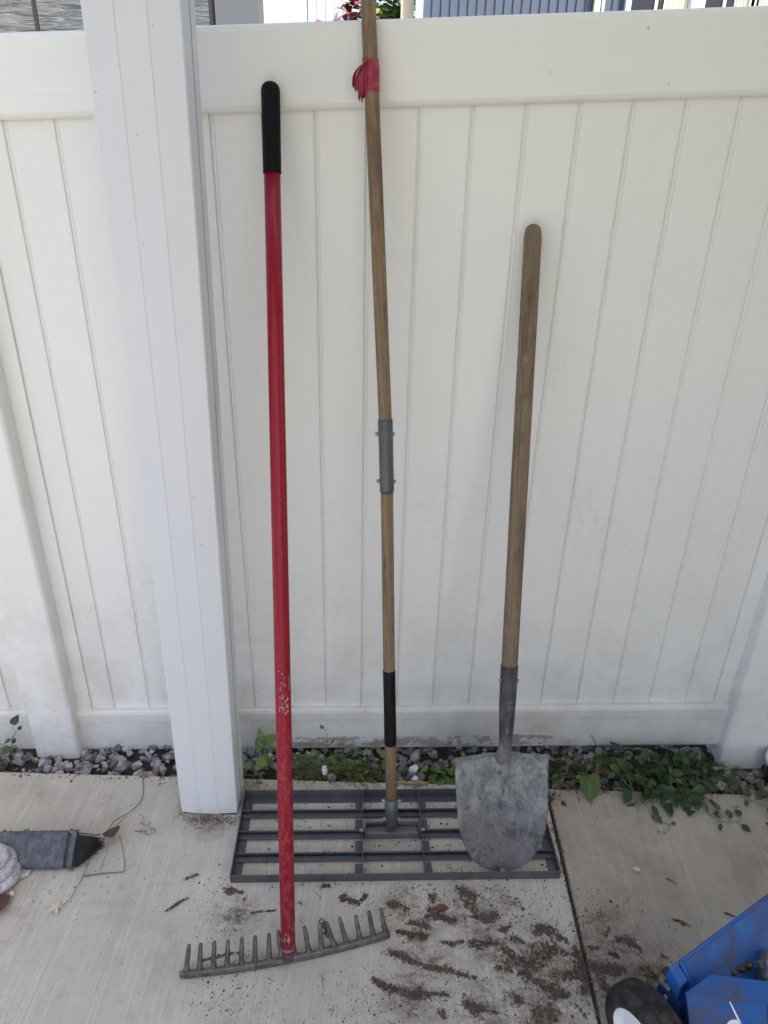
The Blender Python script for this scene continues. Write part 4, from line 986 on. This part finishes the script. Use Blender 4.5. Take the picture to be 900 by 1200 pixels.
# ------------------------------------------------------------------ blue wheeled machine, bottom right
m_blue = NT('blue_painted_steel', .38, spec=.5)
cb = m_blue.mix(m_blue.noise(14, 4), (.006, .082, .315), (.010, .102, .36))
dz_ = m_blue.noise(1, 8, .7, m_blue.map((12, 12, 22), loc=(2, 2, 0)), .4)
cb = m_blue.mix(m_blue.math('MULTIPLY', m_blue.ramp(dz_, (.50, 0.), (.64, 1.)), .72), cb, (.085, .07, .06))
cb = m_blue.mix(m_blue.math('MULTIPLY', m_blue.ramp(m_blue.noise(90, 5, .7), (.62, 0.), (.7, 1.)), .5), cb, (.20, .24, .32))
m_blue.color(cb); m_blue.rough(m_blue.rng(dz_, .4, .65, .36, .75)); m_blue.bump(m_blue.noise(60, 5), .12, .001)
m_blued = NT('dark_blue_painted_steel', .4); m_blued.color(m_blued.mix(m_blued.noise(20, 5), (.008, .035, .16), (.012, .05, .2)))
m_tyre = NT('black_tyre_rubber', .7, spec=.3); m_tyre.color(m_tyre.mix(m_tyre.ramp(m_tyre.noise(40, 6, .7), (.4, 0.), (.7, 1.)), (.012, .012, .013), (.055, .050, .046))); m_tyre.bump(m_tyre.noise(120, 4), .3, .001)
m_rim = plain('white_painted_rim', (.72, .72, .73), .4, 0, .06, 30)
mach = thing('blue_machine', 'blue steel yard machine with a black tyre and white wheel in the bottom corner', 'machine', (.60, -.85, 0))
WN = Vector((-math.cos(.493), -math.sin(.493), 0)); WC = Vector((.474, -.832, .090))
b = MB().lathe([(-.003, .056), (.0015, .060), (.002, .070), (-.003, .082), (-.010, .0885), (-.016, .0900), (-.017, .0885), (-.0185, .0885), (-.0195, .0902), (-.030, .0905), (-.0405, .0902), (-.0415, .0885), (-.043, .0885), (-.044, .0900), (-.050, .0885), (-.057, .082), (-.062, .070), (-.061, .058), (-.058, .056)], WC, WN, 64)
wh = obj('wheel', b, m_tyre.m, mach)
b = MB().lathe([(-.0005, .0575), (.0010, .0560), (.0005, .053), (-.006, .050), (-.012, .044), (-.013, .036), (-.010, .030), (-.010, .020), (-.004, .018), (-.003, .011), (-.003, .0)], WC, WN, 48); obj('rim', b, m_rim, wh)
b = MB()
for k in range(5):
    a = 6.283*k/5; u1 = WN.cross(Vector((0, 0, 1))).normalized(); p = WC+(u1*math.cos(a)+Vector((0, 0, 1))*math.sin(a))*.025-WN*.0095; b.cyl(p, p+WN*.004, .0035, 6)
obj('hub_bolts', b, m_zinc, wh)
# body: a sloping back board, an end plate, a boxed front with a chamfered top
def plate(b, pts, t):
    P = [Vector(p) for p in pts]; n = (P[1]-P[0]).cross(P[2]-P[0]).normalized()
    if n.z < 0: n = -n
    k = len(P); b.add(P+[p-n*t for p in P], [tuple(range(k)), tuple(range(k, 2*k))[::-1]]+[(i, (i+1) % k, (i+1) % k+k, i+k) for i in range(k)])
U = Vector((.851, .525, 0)); V = Vector((.525, -.851, 0)); A0 = Vector((.559, -.750, .200))
b = MB(); plate(b, [A0, A0+U*.42, A0+U*.42+V*.085+Vector((0, 0, -.075)), A0+V*.085+Vector((0, 0, -.075))], .003)
b.tube([A0-U*.001+Vector((0, 0, -.001)), A0+U*.42+Vector((0, 0, -.001))], [.0035, .0035], 10)
obj('back_board', b, m_blue.m, mach)
b = MB(); plate(b, [A0-U*.004+Vector((0, 0, .006)), A0-U*.004+V*.040+Vector((0, 0, -.024)), A0-U*.004+V*.055+Vector((0, 0, -.16)), A0-U*.004+Vector((0, 0, -.16))], .004)
b.add([], [])
obj('end_plate', b, m_blue.m, mach, bevel=.001)
b = MB(); q0 = A0-U*.006+V*-.004
b.prism([(0, 0), (-.018, -.006), (-.021, -.03), (-.018, -.045), (0, -.05)], lambda u, z: tuple(q0+U*u+Vector((0, 0, z+.003))), lambda u, z: tuple(q0+V*.03+U*u+Vector((0, 0, z-.012))))
hg = obj('hinge_lug', b, m_blue.m, mach, bevel=.0015)
b = MB(); c_ = q0+U*-.012+V*.010+Vector((0, 0, -.028)); b.cyl(c_-V*.02, c_+V*.012, .008, 16); obj('hinge_pin', b, m_dark, hg)
# boxed front: top face points, then the walls
BK0, BK1 = Vector((.606, -.771, .200)), Vector((.720, -.781, .200)); F0, F1 = Vector((.549, -.806, .200)), Vector((.690, -.820, .200))
dn = Vector((0, 0, -1))
BK1 = BK0+(BK1-BK0)*2.4; F2 = F1+Vector((.06, .008, 0)); 
b = MB(); plate(b, [F0, F1, F2, BK1, BK0], .004); obj('top_panel', b, m_blue.m, mach, bevel=.0012)
b = MB(); s0 = .006
G0 = F0+Vector((-.004, .002, -.005)); 
fr = [F0+dn*s0+Vector((.004, .003, 0)), F1+dn*s0+Vector((0, .004, 0)), F1+dn*.15+Vector((.02, -.05, 0)), F0+dn*.15+Vector((.03, -.05, 0))]
plate(b, fr, .004)
plate(b, [F1+dn*s0+Vector((.001, .004, 0)), F2+dn*s0, F2+dn*.15+Vector((.02, -.03, 0)), F1+dn*.15+Vector((.0215, -.05, 0))], .004)
front_p = obj('front_panel', b, m_blue.m, mach, bevel=.001)
b = MB(); plate(b, [BK0+dn*.005, F0+dn*.006+Vector((.004, .003, 0)), F0+dn*.15+Vector((.03, -.05, 0)), BK0+dn*.15], .003); obj('side_panel', b, m_blued.m, mach)
# stroke and disc of the emblem on the front panel
fn = (fr[1]-fr[0]).cross(fr[3]-fr[0]).normalized(); fn = fn if fn.y < 0 else -fn
fu = (fr[1]-fr[0]).normalized(); fd = (fr[3]-fr[0]).normalized(); fd = (fd-fu*fd.dot(fu)).normalized()
def FP(u, v): return fr[0]+fu*u+fd*v+fn*.0012
m_mark = plain('white_emblem_paint', (.80, .80, .82), .4, 0, .03, 20)
b = MB(); b.add([FP(.0735, .004), FP(.0755, .0035), FP(.1010, .046), FP(.0970, .047)], [(0, 1, 2, 3)])
pts = [FP(.088+.013*math.cos(a)+.0, .049+.012*math.sin(a)) for a in [i*6.283/28 for i in range(28)]]; b.add(pts, [tuple(range(28))])
obj('emblem', b, m_mark, front_p, recalc=False)
b = MB(); pts = [tuple(Vector(FP(.087+.005*math.cos(a), .050+.0045*math.sin(a)))+fn*.0008) for a in [i*6.283/20 for i in range(20)]]; b.add(pts, [tuple(range(20))]); obj('emblem_centre', b, m_blued.m, front_p, recalc=False)
# dark bracket plate with a slot, between the wheel and the body
T_ = Vector((.526, -.761, .150)); dB = Vector((.030, -.028, 0)).normalized(); wB = .046
def BP(u, v): return T_+dB*u+dn*v
out = [(0, 0), (wB, .012), (wB+.010, .12), (-.004, .12)]; sl = [(.017+.0045*math.cos(a), .022+.009*math.sin(a)) for a in [i*6.283/16-2.36 for i in range(16)]]
nb = dB.cross(dn).normalized()*.004
b = MB(); ring = [BP(*p) for p in sl]; oc = [BP(*p) for p in out]
def arcfaces(o, outer, inner):
    F = []
    k = len(inner)//4
    for c in range(4):
        F.append(tuple([o+c, o+(c+1) % 4]+[o+4+((c*k+j) % len(inner)) for j in range(k, -1, -1)]))
    return F
# order the slot's points so that each quarter faces one corner pair
b.add(oc+ring, [f for f in arcfaces(0, oc, ring)]); b.add([p+nb for p in oc+ring], [f[::-1] for f in arcfaces(0, oc, ring)])
b.add(oc+[p+nb for p in oc], [(i, (i+1) % 4, (i+1) % 4+4, i+4) for i in range(4)]); k = len(ring); b.add(ring+[p+nb for p in ring], [(i, (i+1) % k, (i+1) % k+k, i+k) for i in range(k)])
obj('axle_bracket', b, m_blued.m, mach)
b = MB(); b.cyl(WC-WN*.065, WC-WN*.26, .010, 16); obj('axle', b, m_dark, mach)
# gear housing and brass fittings seen over the boxed front
m_gear = NT('dull_cast_metal', .45, .7); m_gear.color(m_gear.mix(m_gear.ramp(m_gear.noise(40, 6, .7), (.4, 0.), (.65, 1.)), (.22, .22, .22), (.50, .49, .47)))
m_brass = plain('greasy_brass', (.13, .085, .035), .5, .6, .6, 120)
b = MB(); r6 = random.Random(4)
for _ in range(260):
    k_ = abs(r6.gauss(0, .03)); q_ = A0+U*(.13+r6.gauss(0, .035))+V*(.072-k_*.8)+Vector((0, 0, -.072+k_*.70)); b.crumb(tuple(q_), .0008+.0014*abs(r6.gauss(0, 1)), .8)
obj('caked_dirt', b, m_crumb, mach, recalc=False)
GC = Vector((.765, -.715, .150)); ga = (U*.4-V*.75+Vector((0, 0, .5))).normalized()
b = MB().lathe([(-.05, 0), (-.05, .040), (.0, .042), (.002, .036), (.004, .036), (.008, .030), (.020, .028), (.020, 0)], GC, ga, 36); gh = obj('gear_housing', b, m_gear.m, mach)
b = MB()
gu = ga.cross(Vector((0, 0, 1))).normalized(); gw = ga.cross(gu)
for k in range(24):
    a = 6.283*k/24; p = GC+(gu*math.cos(a)+gw*math.sin(a))*.041; b.box(-.0032, .0032, -.003, .003, -.008, .004, Matrix.Translation(p) @ Matrix.Rotation(a, 4, ga) @ ga.to_track_quat('Z', 'Y').to_matrix().to_4x4())
obj('gear_teeth', b, m_gear.m, gh)
for k in range(3):
    p = Vector((.672+.017*k, -.738+.006*k, .150+.003*k)); b = MB().lathe([(-.02, 0), (-.02, .0085), (-.004, .0085), (-.003, .0062), (.004, .0062), (.0055, .0042), (.010, .0040), (.010, 0)], p, (.15, -.5, .85), 12); obj('brass_fitting', b, m_brass, mach)

# ------------------------------------------------------------------ what stands behind the fence
m_shake = NT('grey_cedar_shake', .75)
x_, y_, z_ = m_shake.xyz()
gr = m_shake.noise(1, 7, .7, m_shake.map((3.5, 3.5, 34)), .8)
m_shake.color(m_shake.mix(m_shake.ramp(gr, (.35, 0.), (.65, 1.)), (.045, .05, .06), (.21, .22, .235))); m_shake.bump(gr, .8, .03)
m_gbd = plain('grey_trim_board', (.10, .108, .125), .6, 0, .08, 6)
gh_ = thing('grey_house', 'grey house wall of rough grained panels above the fence at the left', 'house', (-3.2, 6.45, -.12))
for xa, xb in ((-9., -3.40), (-3.35, -1.765)):
    obj('wall_panel', MB().box(xa, xb, 6.43, 6.7, -.12, 4.5), m_shake.m, gh_)
for xa, xb in ((-3.402, -3.348),): obj('seam_strip', MB().box(xa, xb, 6.45, 6.68, -.12, 4.5), m_dark, gh_)
obj('seam_strip', MB().box(-1.765, -1.70, 6.44, 6.68, -.12, 4.5), m_dark, gh_)
obj('corner_board', MB().box(-1.70, -1.305, 6.40, 6.72, -.12, 4.5), m_gbd, gh_)
m_stucco = plain('white_stucco', (.60, .61, .64), .85, 0, .10, 14, .2, 1.)
wh_ = thing('white_house', 'bright sunlit white rendered wall behind the fence between grey board and red shrub', 'house', (-.9, 7.0, -.12))
b = MB().box(-1.60, -.905, 6.9, 9.5, -.12, 4.5)
obj('wall', b, m_stucco, wh_)
b = MB()
for k in range(5): b.box(-.90+.085*k, -.818+.085*k, 6.88, 7.1, -.12, 4.5)
obj('ribbed_panel', b, m_stucco, wh_, bevel=.006)
m_bsid = plain('slate_blue_siding', (.075, .095, .145), .6, 0, .1, 8)
bh = thing('blue_house', 'slate blue house wall with vertical ribs and white framed windows above the fence', 'house', (1.5, 6.45, -.12))
b = MB(); x = .205; prof = []
while x < 5.2:
    prof += [(x, 6.43), (x+.056, 6.43), (x+.062, 6.445), (x+.076, 6.445)]; x += .082
n = len(prof); b.add([(p, q, -.12) for p, q in prof]+[(p, q, 4.5) for p, q in prof], [(i, i+1, i+1+n, i+n) for i in range(n-1)]); b.box(.205, 5.2, 6.446, 6.7, -.12, 4.49)
obj('wall', b, m_bsid, bh, recalc=False)
m_wt = plain('white_trim_paint', (.78, .80, .82), .5, 0, .04, 10); m_glass = NT('dark_window_glass', .08); m_glass.color((.015, .018, .022)); m_glass.bump(m_glass.noise(2), .02, .01)
m_ct = plain('cream_curtain', (.62, .56, .44), .8, 0, .1, 12); m_pale = plain('pale_blue_trim', (.46, .60, .68), .5, 0, .05, 10)
obj('corner_trim', MB().box(.135, .203, 6.38, 6.7, -.12, 4.5), m_pale, bh)
obj('downpipe', MB().box(1.745, 1.80, 6.36, 6.428, -.12, 4.5), m_ct, bh); obj('downpipe', MB().box(1.812, 1.838, 6.36, 6.428, -.12, 4.5), m_pale, bh)
for xa, xb, curt in ((2.06, 2.60, (2.37, 2.58)), (2.72, 3.16, (3.00, 3.13)), (3.16, 3.62, (3.22, 3.36))):
    w = obj('window', MB().box(xa, xb, 6.39, 6.428, .7, 3.4), m_glass.m, bh)
    b = MB(); b.box(xa-.03, xa+.015, 6.36, 6.427, .66, 3.44); b.box(xb-.015, xb+.03, 6.36, 6.427, .66, 3.44); mx = (xa+xb)/2-.03; b.box(mx-.012, mx+.012, 6.365, 6.389, .7, 3.4)
    obj('window_frame', b, m_wt, w)
    nC = 14; b = MB(); P = [(curt[0]+(curt[1]-curt[0])*i/nC, 6.378+.010*math.sin(i*1.7)) for i in range(nC+1)]
    b.add([(p, q, .72) for p, q in P]+[(p, q, 3.38) for p, q in P], [(i, i+1, i+nC+2, i+nC+1) for i in range(nC)], smooth=True); obj('curtain', b, m_ct, w, recalc=False)
obj('window_pier', MB().box(2.60, 2.72, 6.33, 6.43, -.12, 4.5), m_pale, bh)
obj('roof', MB().box(.0, 5.4, 6.3, 9.5, 4.5, 4.62), m_gbd, bh); obj('roof', MB().box(-9.2, -1.2, 6.3, 9.5, 4.5, 4.62), m_gbd, gh_)
# shrubs between the houses
m_redl = leaf_mat('dark_red_leaf', (.10, .012, .022), (.18, .025, .04), (.30, .10, .10)); m_grl = leaf_mat('sunny_green_leaf', (.07, .14, .03), (.12, .20, .05), (.22, .28, .09))
m_trunk = plain('shrub_stem', (.10, .075, .05), .9)
def shrub(name, label, c, rx, ry, h, n, ls, lm, seed):
    q = random.Random(seed); t = thing(name, label, 'shrub', c); fb, sb = MB(), MB()
    for k in range(9):
        a = q.uniform(0, 6.283); e = Vector((c[0]+rx*.7*math.cos(a)*q.random(), c[1]+ry*.7*math.sin(a)*q.random(), c[2]+h*q.uniform(.6, .95))); sb.tube([c, Vector(c).lerp(e, .5)+Vector((q.gauss(0, .05), 0, .05)), e], [.02, .013, .005], 6)
    cl_ = [(q.gauss(0, .5), q.gauss(0, .5), q.uniform(.25, 1.)) for _ in range(26)]
    for _ in range(n):
        g = q.choice(cl_); p = (c[0]+rx*g[0]+q.gauss(0, .07), c[1]+ry*g[1]+q.gauss(0, .07), c[2]+h*g[2]+q.gauss(0, .09))
        leaf(fb, p, rdir(q.uniform(-.8, .5), q.uniform(0, 6.283)), (q.gauss(0, .5), q.gauss(-.3, .5), 1), ls*q.uniform(.6, 1.3), ls*.6, OVAL, .2, .2)
    obj('crown', fb, lm, t, recalc=False); obj('stem', sb, m_trunk, t, recalc=False)
shrub('red_shrub', 'dark red leaved shrub showing over the fence behind the long wooden handle', (-.36, 6.7, -.12), .30, .3, 2.9, 3000, .085, m_redl, 1)
shrub('green_shrub', 'sunny green leaved shrub over the fence just right of the red one', (-.02, 7.0, -.12), .26, .3, 2.9, 2800, .09, m_grl, 2)
pb = MB().box(-.0, .105, 6.52, 6.56, -.12, 2.95); pb.box(.105, .12, 6.50, 6.58, -.12, 2.98)
tag(obj('cream_board', pb, plain('cream_board_paint', (.60, .52, .40), .7, 0, .12, 9)), 'cream coloured upright board behind the fence between green shrub and blue house', 'board')
